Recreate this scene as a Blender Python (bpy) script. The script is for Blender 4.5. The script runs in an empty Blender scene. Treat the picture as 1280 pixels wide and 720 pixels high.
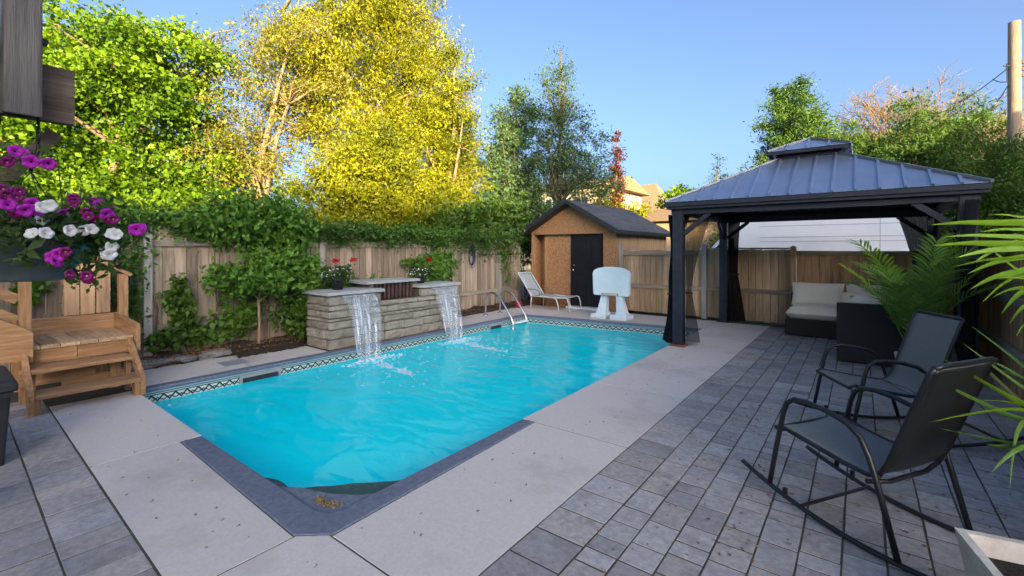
import bpy, math, random
import numpy as np
from mathutils import Vector, Matrix, Euler
R = math.radians
rnd = random.Random(7)
NP = np.random.default_rng(11)
sc = bpy.context.scene
col = sc.collection

# ------------------------------------------------------------------ camera, sky, sun
F, H0, EYE = 569.0, 312.0, 1.5              # focal length and horizon in photo pixels, eye height in metres
YAW = math.atan(435 / 569.0)                # world +Y (the pool's long side) lies this far right of the view axis
SY, CY = math.sin(YAW), math.cos(YAW)
cam_d = bpy.data.cameras.new('camera'); cam = bpy.data.objects.new('camera', cam_d); col.objects.link(cam)
cam_d.sensor_width = 36; cam_d.lens = 36 * F / 1280; cam_d.shift_y = -48 / 1280
cam_d.clip_start = 0.05; cam_d.clip_end = 3000
cam.location = (0, 0, EYE); cam.rotation_euler = (math.pi / 2, 0, YAW)
sc.camera = cam
SUN_EL = 9.0; TO_SUN = Vector((0.80, -0.60, 0))        # low evening sun, behind the camera and a little right
w = bpy.data.worlds.new('World'); sc.world = w; w.use_nodes = True
nt = w.node_tree; sky = nt.nodes.new('ShaderNodeTexSky'); sky.sky_type = 'NISHITA'
sky.sun_disc = False; sky.sun_elevation = R(SUN_EL); sky.sun_rotation = math.atan2(TO_SUN.x, TO_SUN.y)
sky.air_density = 0.5; sky.dust_density = 6.0; sky.ozone_density = 1.9; sky.altitude = 100
bg = nt.nodes['Background']; bg.inputs[1].default_value = 0.15
nt.links.new(sky.outputs[0], bg.inputs[0])
sl = bpy.data.lights.new('sun', 'SUN'); sl.energy = 4.2; sl.angle = R(0.5); sl.color = (1.0, 0.82, 0.46)
so = bpy.data.objects.new('sun', sl); col.objects.link(so); so.location = (30, -22, 12)
sd = Vector((TO_SUN.x * math.cos(R(SUN_EL)), TO_SUN.y * math.cos(R(SUN_EL)), math.sin(R(SUN_EL))))
so.rotation_euler = sd.to_track_quat('Z', 'Y').to_euler()
vs = sc.view_settings; vs.view_transform = 'Standard'; vs.look = 'None'; vs.gamma = 1; vs.use_curve_mapping = False
vs.exposure = 2.0
sc.cycles.max_bounces = 8; sc.cycles.transparent_max_bounces = 24; sc.cycles.caustics_reflective = False; sc.cycles.caustics_refractive = False

def ray(px, py):
    u = (px - 640) / F; return (-SY + u * CY, CY + u * SY, (H0 - py) / F)
def atd(px, py, d):
    r = ray(px, py); return Vector((r[0] * d, r[1] * d, EYE + r[2] * d))
def proj(x, y, z):
    d = -x * SY + y * CY; l = x * CY + y * SY
    if d < .05: return None
    return 640 + F * l / d, H0 - F * (z - EYE) / d, d

# ------------------------------------------------------------------ mesh builder
OFF = {}
class MB:
    def __init__(s): s.v = []; s.f = []
    def add(s, vs, fs):
        o = len(s.v); s.v += [tuple(p) for p in vs]; s.f += [tuple(i + o for i in q) for q in fs]; return s
    def box(s, x0, x1, y0, y1, z0, z1):
        return s.add([(x0,y0,z0),(x1,y0,z0),(x1,y1,z0),(x0,y1,z0),(x0,y0,z1),(x1,y0,z1),(x1,y1,z1),(x0,y1,z1)],
            [(0,3,2,1),(4,5,6,7),(0,1,5,4),(1,2,6,5),(2,3,7,6),(3,0,4,7)])
    def cbox(s, x0, x1, y0, y1, z0, z1, c=.006):      # top edges chamfered
        return s.add([(x0,y0,z0),(x1,y0,z0),(x1,y1,z0),(x0,y1,z0),(x0,y0,z1-c),(x1,y0,z1-c),(x1,y1,z1-c),(x0,y1,z1-c),
            (x0+c,y0+c,z1),(x1-c,y0+c,z1),(x1-c,y1-c,z1),(x0+c,y1-c,z1)],
            [(0,3,2,1),(0,1,5,4),(1,2,6,5),(2,3,7,6),(3,0,4,7),(4,5,9,8),(5,6,10,9),(6,7,11,10),(7,4,8,11),(8,9,10,11)])
    def bar(s, a, b, wd, ht, up=(0,0,1)):             # rectangular bar from a to b
        a, b = Vector(a), Vector(b); d = (b - a).normalized(); u = Vector(up)
        sd = d.cross(u); sd = sd.normalized() if sd.length > 1e-4 else Vector((1,0,0)); u = sd.cross(d).normalized()
        p = []
        for q in (a, b):
            for i, j in ((-1,-1),(1,-1),(1,1),(-1,1)): p.append(q + sd * (i * wd / 2) + u * (j * ht / 2))
        return s.add(p, [(0,1,2,3),(7,6,5,4),(0,4,5,1),(1,5,6,2),(2,6,7,3),(3,7,4,0)])
    def prism(s, pts, z0, z1):
        n = len(pts); 
        return s.add([(x,y,z0) for x,y in pts] + [(x,y,z1) for x,y in pts],
            [tuple(range(n-1,-1,-1)), tuple(range(n,2*n))] + [(i,(i+1)%n,n+(i+1)%n,n+i) for i in range(n)])
    def extr(s, pts, vec):                            # planar 3d polygon extruded by vec
        n = len(pts); v = Vector(vec); p = [Vector(q) for q in pts]
        return s.add(p + [q + v for q in p], [tuple(range(n-1,-1,-1)), tuple(range(n,2*n))] + [(i,(i+1)%n,n+(i+1)%n,n+i) for i in range(n)])
    def tube(s, pts, r, n=8, flat=1.0):
        pts = [Vector(p) for p in pts]; m = len(pts)
        rs = r if isinstance(r, (list, tuple)) else [r] * m
        o = len(s.v); prev = None
        for i, p in enumerate(pts):
            t = (pts[min(i+1,m-1)] - pts[max(i-1,0)]).normalized()
            if prev is None:
                u = Vector((0,0,1)) if abs(t.z) < .9 else Vector((1,0,0)); sd = t.cross(u).normalized()
            else:
                sd = prev - t * prev.dot(t); sd = sd.normalized() if sd.length > 1e-5 else t.orthogonal().normalized()
            prev = sd; u = t.cross(sd).normalized()
            for k in range(n):
                a = 2 * math.pi * k / n
                s.v.append(tuple(p + (sd * math.cos(a) + u * math.sin(a) * flat) * rs[i]))
        for i in range(m-1):
            for k in range(n):
                k2 = (k+1) % n; s.f.append((o+i*n+k, o+i*n+k2, o+(i+1)*n+k2, o+(i+1)*n+k))
        s.f.append(tuple(o+k for k in range(n-1,-1,-1))); s.f.append(tuple(o+(m-1)*n+k for k in range(n)))
        return s
    def lathe(s, prof, c=(0,0,0), n=24):
        o = len(s.v); m = len(prof)
        for r, z in prof:
            for k in range(n):
                a = 2 * math.pi * k / n; s.v.append((c[0]+r*math.cos(a), c[1]+r*math.sin(a), c[2]+z))
        for i in range(m-1):
            for k in range(n):
                k2 = (k+1)%n; s.f.append((o+i*n+k, o+i*n+k2, o+(i+1)*n+k2, o+(i+1)*n+k))
        if prof[0][0] > 1e-4: s.f.append(tuple(o+k for k in range(n-1,-1,-1)))
        if prof[-1][0] > 1e-4: s.f.append(tuple(o+(m-1)*n+k for k in range(n)))
        return s
    def grid(s, fn, nu, nv):
        o = len(s.v)
        for i in range(nu+1):
            for j in range(nv+1): s.v.append(tuple(fn(i/nu, j/nv)))
        for i in range(nu):
            for j in range(nv):
                a = o+i*(nv+1)+j; s.f.append((a, a+nv+1, a+nv+2, a+1))
        return s
    def blob(s, c, r, n=10, m=7, jit=0.0):            # ellipsoid
        rx, ry, rz = r
        def fn(u, v):
            th = 2*math.pi*u; ph = math.pi*(v-.5); k = 1
            return (c[0]+rx*math.cos(ph)*math.cos(th)*k, c[1]+ry*math.cos(ph)*math.sin(th)*k, c[2]+rz*math.sin(ph)*k)
        return s.grid(fn, n, m)
    def pillow(s, c, sx, sy, sz, M=None, n=10, p=3.2):         # rounded cushion, flat axis z
        M = M or Matrix.Identity(3); c = Vector(c)
        for sg in (1, -1):
            def fn(u, v):
                a, b = (u*2-1, v*2-1) if sg > 0 else (v*2-1, u*2-1)
                h = (max(0, 1-abs(a)**p) ** .5) * (max(0, 1-abs(b)**p) ** .5)
                k = 1 - .05 * (1 - min(abs(a), abs(b)))
                q = Vector((a*sx/2*(k if abs(a) > abs(b) else 1), b*sy/2*(k if abs(b) > abs(a) else 1), sg*sz/2*h**.8))
                return tuple(c + M @ q)
            s.grid(fn, n, n)
        return s
    def build(s, name, mat, parent=None, smooth=False, bevel=0, local=False, seg=1, solid=0):
        off = OFF.get(parent.name, Vector((0,0,0))) if parent else Vector((0,0,0))
        if local: off = Vector((0,0,0))
        me = bpy.data.meshes.new(name)
        vv = [(a-off.x, b-off.y, c-off.z) for a,b,c in s.v] if off.length else s.v
        me.from_pydata(vv, [], s.f); me.update()
        if mat: me.materials.append(mat)
        if smooth:
            me.polygons.foreach_set('use_smooth', [True]*len(me.polygons))
        o = bpy.data.objects.new(name, me); col.objects.link(o)
        if parent: o.parent = parent
        OFF[o.name] = off
        if bevel:
            b = o.modifiers.new('bevel', 'BEVEL'); b.width = bevel; b.segments = seg; b.limit_method = 'ANGLE'; b.angle_limit = R(40)
        if solid:
            b = o.modifiers.new('solid', 'SOLIDIFY'); b.thickness = solid; b.offset = 0
        return o

def tag(o, label=None, cat=None, group=None, kind=None):
    if label: o['label'] = label
    if cat: o['category'] = cat
    if group: o['group'] = group
    if kind: o['kind'] = kind
    return o
def thing(name, label, cat, loc=(0,0,0), rz=0, group=None, local=False):
    o = bpy.data.objects.new(name, None); col.objects.link(o); o.empty_display_size = .1
    o.location = loc; o.rotation_euler = (0,0,rz); OFF[o.name] = Vector((0,0,0)) if local else Vector(loc)
    return tag(o, label, cat, group)
def arr_mesh(name, V, nper, mat, parent=None, kind=None):  # V: (n, nper, 3) polygons
    off = OFF.get(parent.name, Vector((0,0,0))) if parent else Vector((0,0,0))
    n = V.shape[0]; me = bpy.data.meshes.new(name)
    co = (V.reshape(-1,3) - np.array(off)).astype(np.float32)
    me.vertices.add(n*nper); me.vertices.foreach_set('co', co.ravel())
    me.loops.add(n*nper); me.loops.foreach_set('vertex_index', np.arange(n*nper, dtype=np.int32))
    me.polygons.add(n); me.polygons.foreach_set('loop_start', np.arange(0, n*nper, nper, dtype=np.int32))
    me.update(calc_edges=True); me.materials.append(mat)
    o = bpy.data.objects.new(name, me); col.objects.link(o)
    if parent: o.parent = parent
    OFF[o.name] = off
    if kind: o['kind'] = kind
    return o
def copy_tree(o, parent=None):
    c = o.copy(); col.objects.link(c); c.parent = parent; OFF[c.name] = OFF.get(o.name, Vector((0,0,0)))
    for ch in list(o.children): copy_tree(ch, c)
    return c

# ------------------------------------------------------------------ materials
def new_mat(name):
    m = bpy.data.materials.new(name); m.use_nodes = True
    return m, m.node_tree, m.node_tree.nodes['Principled BSDF']
def N(t, typ, **kw):
    n = t.nodes.new(typ)
    for k, v in kw.items():
        if k.startswith('i'): n.inputs[int(k[1:])].default_value = v
        else: setattr(n, k, v)
    return n
def coords(t, stretch=(1,1,1), rndoff=True):
    tc = N(t, 'ShaderNodeTexCoord'); mp = N(t, 'ShaderNodeMapping'); mp.inputs['Scale'].default_value = stretch
    if rndoff:
        oi = N(t, 'ShaderNodeObjectInfo'); mu = N(t, 'ShaderNodeVectorMath', operation='SCALE'); mu.inputs[0].default_value = (37, 53, 71)
        t.links.new(oi.outputs['Random'], mu.inputs['Scale']); ad = N(t, 'ShaderNodeVectorMath', operation='ADD')
        t.links.new(tc.outputs['Object'], ad.inputs[0]); t.links.new(mu.outputs[0], ad.inputs[1]); t.links.new(ad.outputs[0], mp.inputs['Vector'])
    else: t.links.new(tc.outputs['Object'], mp.inputs['Vector'])
    return mp.outputs[0]
def pm(name, c1, c2=None, scale=6, rough=.7, bump=.15, bscale=60, rv=.12, stretch=(1,1,1), metallic=0, detail=6, spec=.4, c3=None, s3=1.3, rnoise=0.0, dist=.01, lo=.35, hi=.68, coat=0):
    """noise between c1 and c2, optional large stains c3, fine bump, per-object brightness"""
    m, t, b = new_mat(name); L = t.links
    c2 = c2 or c1; v = coords(t, stretch)
    nz = N(t, 'ShaderNodeTexNoise'); nz.inputs['Scale'].default_value = scale; nz.inputs['Detail'].default_value = detail; nz.inputs['Roughness'].default_value = .62
    L.new(v, nz.inputs['Vector'])
    mr = N(t, 'ShaderNodeMapRange'); mr.inputs[1].default_value = lo; mr.inputs[2].default_value = hi; L.new(nz.outputs[0], mr.inputs[0])
    mx = N(t, 'ShaderNodeMix', data_type='RGBA'); mx.inputs[6].default_value = (*c1,1); mx.inputs[7].default_value = (*c2,1); L.new(mr.outputs[0], mx.inputs[0])
    out = mx.outputs[2]
    if c3:
        n3 = N(t, 'ShaderNodeTexNoise'); n3.inputs['Scale'].default_value = s3; n3.inputs['Detail'].default_value = 5; n3.inputs['Roughness'].default_value = .7; L.new(v, n3.inputs['Vector'])
        r3 = N(t, 'ShaderNodeMapRange'); r3.inputs[1].default_value = .52; r3.inputs[2].default_value = .72; L.new(n3.outputs[0], r3.inputs[0])
        m3 = N(t, 'ShaderNodeMix', data_type='RGBA'); m3.inputs[7].default_value = (*c3,1); L.new(r3.outputs[0], m3.inputs[0]); L.new(out, m3.inputs[6]); out = m3.outputs[2]
    if rv:
        oi = N(t, 'ShaderNodeObjectInfo'); ma = N(t, 'ShaderNodeMapRange'); ma.inputs[3].default_value = 1-rv; ma.inputs[4].default_value = 1+rv
        L.new(oi.outputs['Random'], ma.inputs[0]); hs = N(t, 'ShaderNodeHueSaturation'); L.new(ma.outputs[0], hs.inputs['Value']); L.new(out, hs.inputs['Color']); out = hs.outputs[0]
    L.new(out, b.inputs['Base Color'])
    b.inputs['Roughness'].default_value = rough; b.inputs['Metallic'].default_value = metallic; b.inputs['Specular IOR Level'].default_value = spec
    if coat: b.inputs['Coat Weight'].default_value = coat; b.inputs['Coat Roughness'].default_value = .15
    if rnoise:
        rr = N(t, 'ShaderNodeMapRange'); rr.inputs[3].default_value = rough-rnoise; rr.inputs[4].default_value = min(1, rough+rnoise); L.new(nz.outputs[0], rr.inputs[0]); L.new(rr.outputs[0], b.inputs['Roughness'])
    if bump:
        bz = N(t, 'ShaderNodeTexNoise'); bz.inputs['Scale'].default_value = bscale; bz.inputs['Detail'].default_value = 4; L.new(v, bz.inputs['Vector'])
        bp = N(t, 'ShaderNodeBump'); bp.inputs['Strength'].default_value = bump; bp.inputs['Distance'].default_value = dist; L.new(bz.outputs[0], bp.inputs['Height']); L.new(bp.outputs[0], b.inputs['Normal'])
    return m
def leaf_mat(name, c1, c2, c3=None, trans=.35, rough=.5):
    m, t, b = new_mat(name); L = t.links
    ge = N(t, 'ShaderNodeNewGeometry'); tc = N(t, 'ShaderNodeTexCoord')
    nz = N(t, 'ShaderNodeTexNoise'); nz.inputs['Scale'].default_value = .9; nz.inputs['Detail'].default_value = 3; L.new(tc.outputs['Object'], nz.inputs['Vector'])
    rp = N(t, 'ShaderNodeMapRange'); rp.inputs[1].default_value = .35; rp.inputs[2].default_value = .65; L.new(nz.outputs[0], rp.inputs[0])
    ad = N(t, 'ShaderNodeMath', operation='MULTIPLY_ADD'); ad.inputs[1].default_value = .5
    L.new(rp.outputs[0], ad.inputs[0]); hf = N(t, 'ShaderNodeMath', operation='MULTIPLY'); hf.inputs[1].default_value = .5; L.new(ge.outputs['Random Per Island'], hf.inputs[0]); L.new(hf.outputs[0], ad.inputs[2])
    cr = N(t, 'ShaderNodeValToRGB'); cr.color_ramp.elements[0].position = .15; cr.color_ramp.elements[0].color = (*c1,1); cr.color_ramp.elements[1].position = .85; cr.color_ramp.elements[1].color = (*c2,1)
    if c3: e = cr.color_ramp.elements.new(.95); e.color = (*c3,1)
    L.new(ad.outputs[0], cr.inputs[0]); L.new(cr.outputs[0], b.inputs['Base Color'])
    b.inputs['Roughness'].default_value = rough; b.inputs['Specular IOR Level'].default_value = .3
    tr = N(t, 'ShaderNodeBsdfTranslucent'); L.new(cr.outputs[0], tr.inputs[0])
    ms = N(t, 'ShaderNodeMixShader'); ms.inputs[0].default_value = trans; L.new(b.outputs[0], ms.inputs[1]); L.new(tr.outputs[0], ms.inputs[2])
    L.new(ms.outputs[0], t.nodes['Material Output'].inputs[0]); return m
def sheer_mat(name, c, alpha):
    m, t, b = new_mat(name); b.inputs['Base Color'].default_value = (*c,1); b.inputs['Roughness'].default_value = .9
    tr = N(t, 'ShaderNodeBsdfTransparent'); ms = N(t, 'ShaderNodeMixShader'); ms.inputs[0].default_value = alpha
    t.links.new(tr.outputs[0], ms.inputs[1]); t.links.new(b.outputs[0], ms.inputs[2]); t.links.new(ms.outputs[0], t.nodes['Material Output'].inputs[0]); return m
def math2(t, op, a, b=None, c=None):
    n = N(t, 'ShaderNodeMath', operation=op)
    for i, q in enumerate((a, b, c)):
        if q is None: continue
        if isinstance(q, (int, float)): n.inputs[i].default_value = q
        else: t.links.new(q, n.inputs[i])
    return n.outputs[0]

M = {}
M['concrete'] = pm('concrete', (.53,.478,.44), (.61,.555,.515), 60, .88, .4, 500, .05, c3=(.43,.38,.345), s3=1.1, dist=.004, detail=9, lo=.30, hi=.66, spec=.25)
M['coping'] = pm('coping', (.10,.118,.165), (.165,.185,.24), 30, .62, .3, 260, .03, dist=.003)
M['paver'] = pm('paver', (.27,.258,.258), (.40,.382,.378), 26, .88, .7, 190, .20, c3=(.23,.215,.21), s3=4, dist=.005, spec=.25)
M['paver_warm'] = pm('paver_warm', (.285,.26,.24), (.43,.40,.375), 26, .88, .5, 190, .13, c3=(.19,.185,.185), s3=4, dist=.005, spec=.25)
M['sand'] = pm('joint_sand', (.05,.043,.036), (.09,.078,.064), 30, .95, .4, 200, 0)
M['grass'] = pm('grass', (.045,.08,.02), (.08,.12,.03), 8, .95, .5, 60, 0)
M['mulch'] = pm('mulch', (.022,.014,.009), (.07,.045,.03), 40, .95, 1.0, 90, 0, dist=.03)
M['stone'] = pm('stone', (.23,.198,.16), (.345,.30,.245), 9, .9, .8, 70, .14, c3=(.165,.14,.115), s3=5, dist=.012, spec=.2)
M['curbstone'] = pm('curbstone', (.16,.16,.16), (.27,.265,.255), 10, .9, .8, 60, .1, dist=.012)
M['cap'] = pm('cap_stone', (.30,.30,.30), (.40,.395,.385), 8, .85, .4, 90, .06, dist=.006)
M['fence_grey'] = pm('weathered_wood', (.21,.16,.12), (.38,.295,.225), 9, .85, .5, 40, .34, stretch=(3,3,.22), c3=(.115,.092,.075), s3=3, dist=.006, spec=.2)
M['fence_tan'] = pm('fence_wood', (.37,.245,.145), (.56,.40,.25), 9, .82, .6, 40, .26, stretch=(3,3,.22), c3=(.22,.155,.10), s3=3, dist=.006, spec=.2)
M['fence_brown'] = pm('fence_brown_wood', (.40,.235,.13), (.56,.36,.21), 9, .82, .45, 40, .16, stretch=(3,3,.22), c3=(.15,.09,.05), s3=3, dist=.006, spec=.2)
M['post_grey'] = pm('post_wood', (.24,.23,.21), (.36,.34,.31), 9, .85, .45, 40, .1, stretch=(3,3,.22), dist=.006, spec=.2)
M['rail_y'] = pm('rail_wood_y', (.19,.16,.13), (.31,.27,.225), 9, .85, .45, 40, .12, stretch=(3,.22,3), dist=.006, spec=.2)
M['rail_x'] = pm('rail_wood_x', (.23,.185,.135), (.36,.30,.22), 9, .85, .45, 40, .12, stretch=(.22,3,3), dist=.006, spec=.2)
M['cedar_y'] = pm('step_wood_y', (.25,.12,.05), (.46,.265,.13), 9, .7, .35, 50, .12, stretch=(4,.3,4), c3=(.26,.13,.055), s3=3, dist=.004)
M['cedar_x'] = pm('step_wood_x', (.25,.12,.05), (.46,.265,.13), 9, .7, .35, 50, .12, stretch=(.3,4,4), c3=(.26,.13,.055), s3=3, dist=.004)
M['cedar_z'] = pm('step_wood_z', (.25,.12,.05), (.46,.265,.13), 9, .7, .35, 50, .12, stretch=(4,4,.3), c3=(.26,.13,.055), s3=3, dist=.004)
M['tread'] = pm('step_tread_wood', (.29,.18,.095), (.50,.35,.21), 9, .75, .35, 50, .2, stretch=(.3,4,4), dist=.004)
M['beam_y'] = pm('old_beam_wood_y', (.085,.06,.045), (.19,.145,.115), 6, .85, .6, 40, .1, stretch=(6,.4,6), c3=(.06,.042,.032), s3=4, dist=.006)
M['beam_z'] = pm('old_beam_wood_z', (.07,.063,.064), (.19,.176,.178), 5, .85, .6, 40, .1, stretch=(9,9,.35), c3=(.055,.048,.045), s3=5, dist=.006)
M['osb'] = pm('osb_board', (.27,.125,.052), (.44,.235,.11), 22, .75, .3, 60, .07, c3=(.20,.085,.035), s3=26, dist=.004, detail=2)
M['trim_dark'] = pm('dark_trim', (.016,.017,.022), (.028,.029,.036), 6, .5, .05, 60, .05)
M['door'] = pm('black_door_paint', (.008,.008,.011), (.013,.013,.017), 5, .35, .03, 60, 0)
M['gaz'] = pm('dark_aluminium', (.022,.024,.034), (.034,.036,.048), 5, .42, .06, 90, .04, metallic=.35, stretch=(2,2,2))
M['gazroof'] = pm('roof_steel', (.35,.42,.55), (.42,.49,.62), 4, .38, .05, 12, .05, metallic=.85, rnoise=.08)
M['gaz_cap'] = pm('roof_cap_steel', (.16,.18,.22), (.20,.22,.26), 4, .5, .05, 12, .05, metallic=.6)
M['rust'] = pm('rusty_plate', (.13,.055,.03), (.22,.10,.05), 30, .8, .4, 80, 0)
M['steel'] = pm('stainless', (.62,.63,.65), (.70,.71,.73), 5, .18, 0, 60, 0, metallic=1)
M['plastic_white'] = pm('white_plastic', (.62,.72,.78), (.70,.79,.84), 5, .45, .05, 30, .02)
M['white_frame'] = pm('white_metal', (.62,.64,.66), (.70,.71,.72), 5, .45, .05, 30, .02)
M['van'] = pm('white_van_paint', (.60,.64,.72), (.64,.68,.76), 2, .28, 0, 30, 0, coat=.4)
M['van_line'] = pm('van_seam', (.36,.39,.45), None, 2, .6, 0, 30, 0)
M['glassdark'] = pm('dark_glass', (.015,.02,.025), None, 2, .06, 0, 30, 0, spec=.8)
M['tyre'] = pm('rubber', (.015,.015,.016), (.025,.025,.026), 9, .85, .2, 80, 0)
M['chair'] = pm('black_powder_coat', (.010,.011,.013), (.016,.017,.020), 8, .38, .04, 200, .05)
M['sling'] = pm('grey_sling', (.125,.135,.132), (.165,.175,.170), 90, .75, .35, 900, .05, dist=.002)
M['sling_light'] = pm('light_sling', (.30,.34,.36), (.40,.44,.46), 60, .75, .3, 700, .05, dist=.002)
M['cushion'] = pm('beige_cushion', (.82,.73,.60), (.88,.80,.68), 5, .9, .35, 300, .05, dist=.003)
M['planter'] = pm('cement_planter', (.42,.38,.33), (.56,.52,.46), 8, .85, .5, 60, .06, c3=(.33,.27,.21), s3=5, dist=.006)
M['soil'] = pm('soil', (.012,.009,.007), (.035,.026,.02), 50, .95, 1, 120, 0, dist=.02)
M['pot_grey'] = pm('slate_pot', (.075,.105,.135), (.10,.135,.165), 6, .45, .08, 60, .05)
M['pot_black'] = pm('black_pot', (.018,.02,.024), (.03,.032,.036), 6, .5, .1, 60, .05)
M['bin'] = pm('bin_plastic', (.010,.012,.017), (.016,.018,.024), 6, .5, .25, 150, 0)
M['trunk'] = pm('bark', (.12,.085,.055), (.24,.175,.115), 8, .9, .9, 25, .1, stretch=(3,3,.5), dist=.03)
M['trunk_tan'] = pm('tan_bark', (.26,.17,.10), (.42,.29,.175), 8, .9, .8, 25, .1, stretch=(3,3,.5), dist=.03)
M['twig'] = pm('bare_twig', (.22,.15,.085), (.32,.22,.125), 8, .9, 0, 25, .1)
M['stem'] = pm('vine_stem', (.07,.05,.03), (.12,.09,.05), 12, .9, .3, 60, .1)
M['polewood'] = pm('pole_wood', (.24,.17,.12), (.38,.28,.20), 9, .9, .6, 40, 0, stretch=(4,4,.3), dist=.01)
M['wire'] = pm('cable', (.012,.012,.013), None, 5, .6, 0, 60, 0)
M['shingle'] = None
M['stucco'] = pm('cream_stucco', (.55,.44,.31), (.62,.50,.36), 4, .9, .3, 60, .04)
M['brick'] = pm('brick_wall', (.36,.16,.085), (.46,.23,.13), 12, .9, .3, 60, .08)
M['rooftan'] = pm('tan_roof', (.24,.155,.085), (.34,.225,.13), 7, .9, .5, 40, .05)
M['siding'] = pm('house_siding', (.40,.37,.33), (.46,.43,.39), 4, .85, .2, 60, .04)
M['roofdark'] = pm('house_roof', (.05,.045,.042), (.08,.072,.066), 8, .9, .5, 50, .05)
M['white'] = pm('white_paint', (.62,.62,.60), (.70,.70,.68), 6, .6, .1, 60, .03)
M['asphalt'] = pm('asphalt', (.04,.04,.042), (.06,.06,.06), 20, .9, .5, 200, 0)
M['red'] = pm('red_plastic', (.25,.02,.02), (.32,.03,.03), 6, .4, 0, 60, 0)
M['hose'] = pm('hose_rubber', (.012,.014,.025), (.02,.022,.04), 6, .5, .1, 60, 0)
M['hoseblue'] = pm('hose_blue', (.03,.06,.22), None, 6, .5, .1, 60, 0)
M['lid'] = pm('skimmer_lid', (.24,.25,.27), (.30,.31,.33), 6, .6, .1, 60, 0)
M['litter'] = pm('dry_litter', (.12,.06,.03), (.26,.15,.07), 20, .9, 0, 60, .1)
M['slat'] = pm('vent_slat', (.05,.028,.026), (.09,.05,.045), 9, .7, .2, 60, .25)
M['iron'] = pm('black_iron', (.012,.012,.013), (.02,.02,.02), 9, .55, .2, 60, 0)
M['curtain'] = sheer_mat('netting', (.006,.006,.008), .72)
M['curtain_dense'] = sheer_mat('gathered_netting', (.006,.006,.008), .96)
def wicker():
    m, t, b = new_mat('dark_wicker'); L = t.links; tc = N(t, 'ShaderNodeTexCoord')
    sx = N(t, 'ShaderNodeSeparateXYZ'); L.new(tc.outputs['Object'], sx.inputs[0])
    s = math2(t, 'ADD', sx.outputs[0], sx.outputs[1])
    a = math2(t, 'SINE', math2(t, 'MULTIPLY', s, 2*math.pi/.036)); bb = math2(t, 'SINE', math2(t, 'MULTIPLY', sx.outputs[2], 2*math.pi/.018))
    h = math2(t, 'MULTIPLY', a, bb)
    mx = N(t, 'ShaderNodeMix', data_type='RGBA'); mx.inputs[6].default_value = (.012,.010,.010,1); mx.inputs[7].default_value = (.045,.036,.034,1)
    L.new(math2(t, 'MULTIPLY_ADD', h, .5, .5), mx.inputs[0]); L.new(mx.outputs[2], b.inputs['Base Color'])
    bp = N(t, 'ShaderNodeBump'); bp.inputs['Strength'].default_value = .8; bp.inputs['Distance'].default_value = .006; L.new(h, bp.inputs['Height']); L.new(bp.outputs[0], b.inputs['Normal'])
    b.inputs['Roughness'].default_value = .45; return m
M['wicker'] = wicker()
def shingles():
    m, t, b = new_mat('asphalt_shingle'); L = t.links; tc = N(t, 'ShaderNodeTexCoord'); mp = N(t, 'ShaderNodeMapping')
    L.new(tc.outputs['Object'], mp.inputs[0]); sx = N(t, 'ShaderNodeSeparateXYZ'); L.new(mp.outputs[0], sx.inputs[0])
    cb = N(t, 'ShaderNodeCombineXYZ'); L.new(sx.outputs[1], cb.inputs[0]); L.new(math2(t, 'MULTIPLY', sx.outputs[0], 1.15), cb.inputs[1])
    br = N(t, 'ShaderNodeTexBrick'); br.inputs['Scale'].default_value = 1; br.inputs['Brick Width'].default_value = .3; br.inputs['Row Height'].default_value = .125; br.inputs['Mortar Size'].default_value = .006
    br.inputs['Color1'].default_value = (.05,.053,.065,1); br.inputs['Color2'].default_value = (.085,.088,.10,1); br.inputs['Mortar'].default_value = (.018,.018,.022,1); L.new(cb.outputs[0], br.inputs['Vector'])
    nz = N(t, 'ShaderNodeTexNoise'); nz.inputs['Scale'].default_value = 90; L.new(tc.outputs['Object'], nz.inputs['Vector'])
    mx = N(t, 'ShaderNodeMix', data_type='RGBA', blend_type='OVERLAY'); mx.inputs[0].default_value = .6; L.new(br.outputs[0], mx.inputs[6]); L.new(nz.outputs[0], mx.inputs[7]); L.new(mx.outputs[2], b.inputs['Base Color'])
    bp = N(t, 'ShaderNodeBump'); bp.inputs['Strength'].default_value = .7; bp.inputs['Distance'].default_value = .01; bp.invert = True; L.new(br.outputs['Fac'], bp.inputs['Height']); L.new(bp.outputs[0], b.inputs['Normal'])
    b.inputs['Roughness'].default_value = .9; return m
M['shingle'] = shingles()
def liner():
    m, t, b = new_mat('pool_liner'); L = t.links; tc = N(t, 'ShaderNodeTexCoord'); nz = N(t, 'ShaderNodeTexNoise'); nz.inputs['Scale'].default_value = .7; L.new(tc.outputs['Object'], nz.inputs['Vector'])
    mx = N(t, 'ShaderNodeMix', data_type='RGBA'); mx.inputs[6].default_value = (.004,.80,.93,1); mx.inputs[7].default_value = (.01,.86,.96,1); L.new(nz.outputs[0], mx.inputs[0]); L.new(mx.outputs[2], b.inputs['Base Color']); b.inputs['Roughness'].default_value = .6; return m
M['liner'] = liner()
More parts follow.
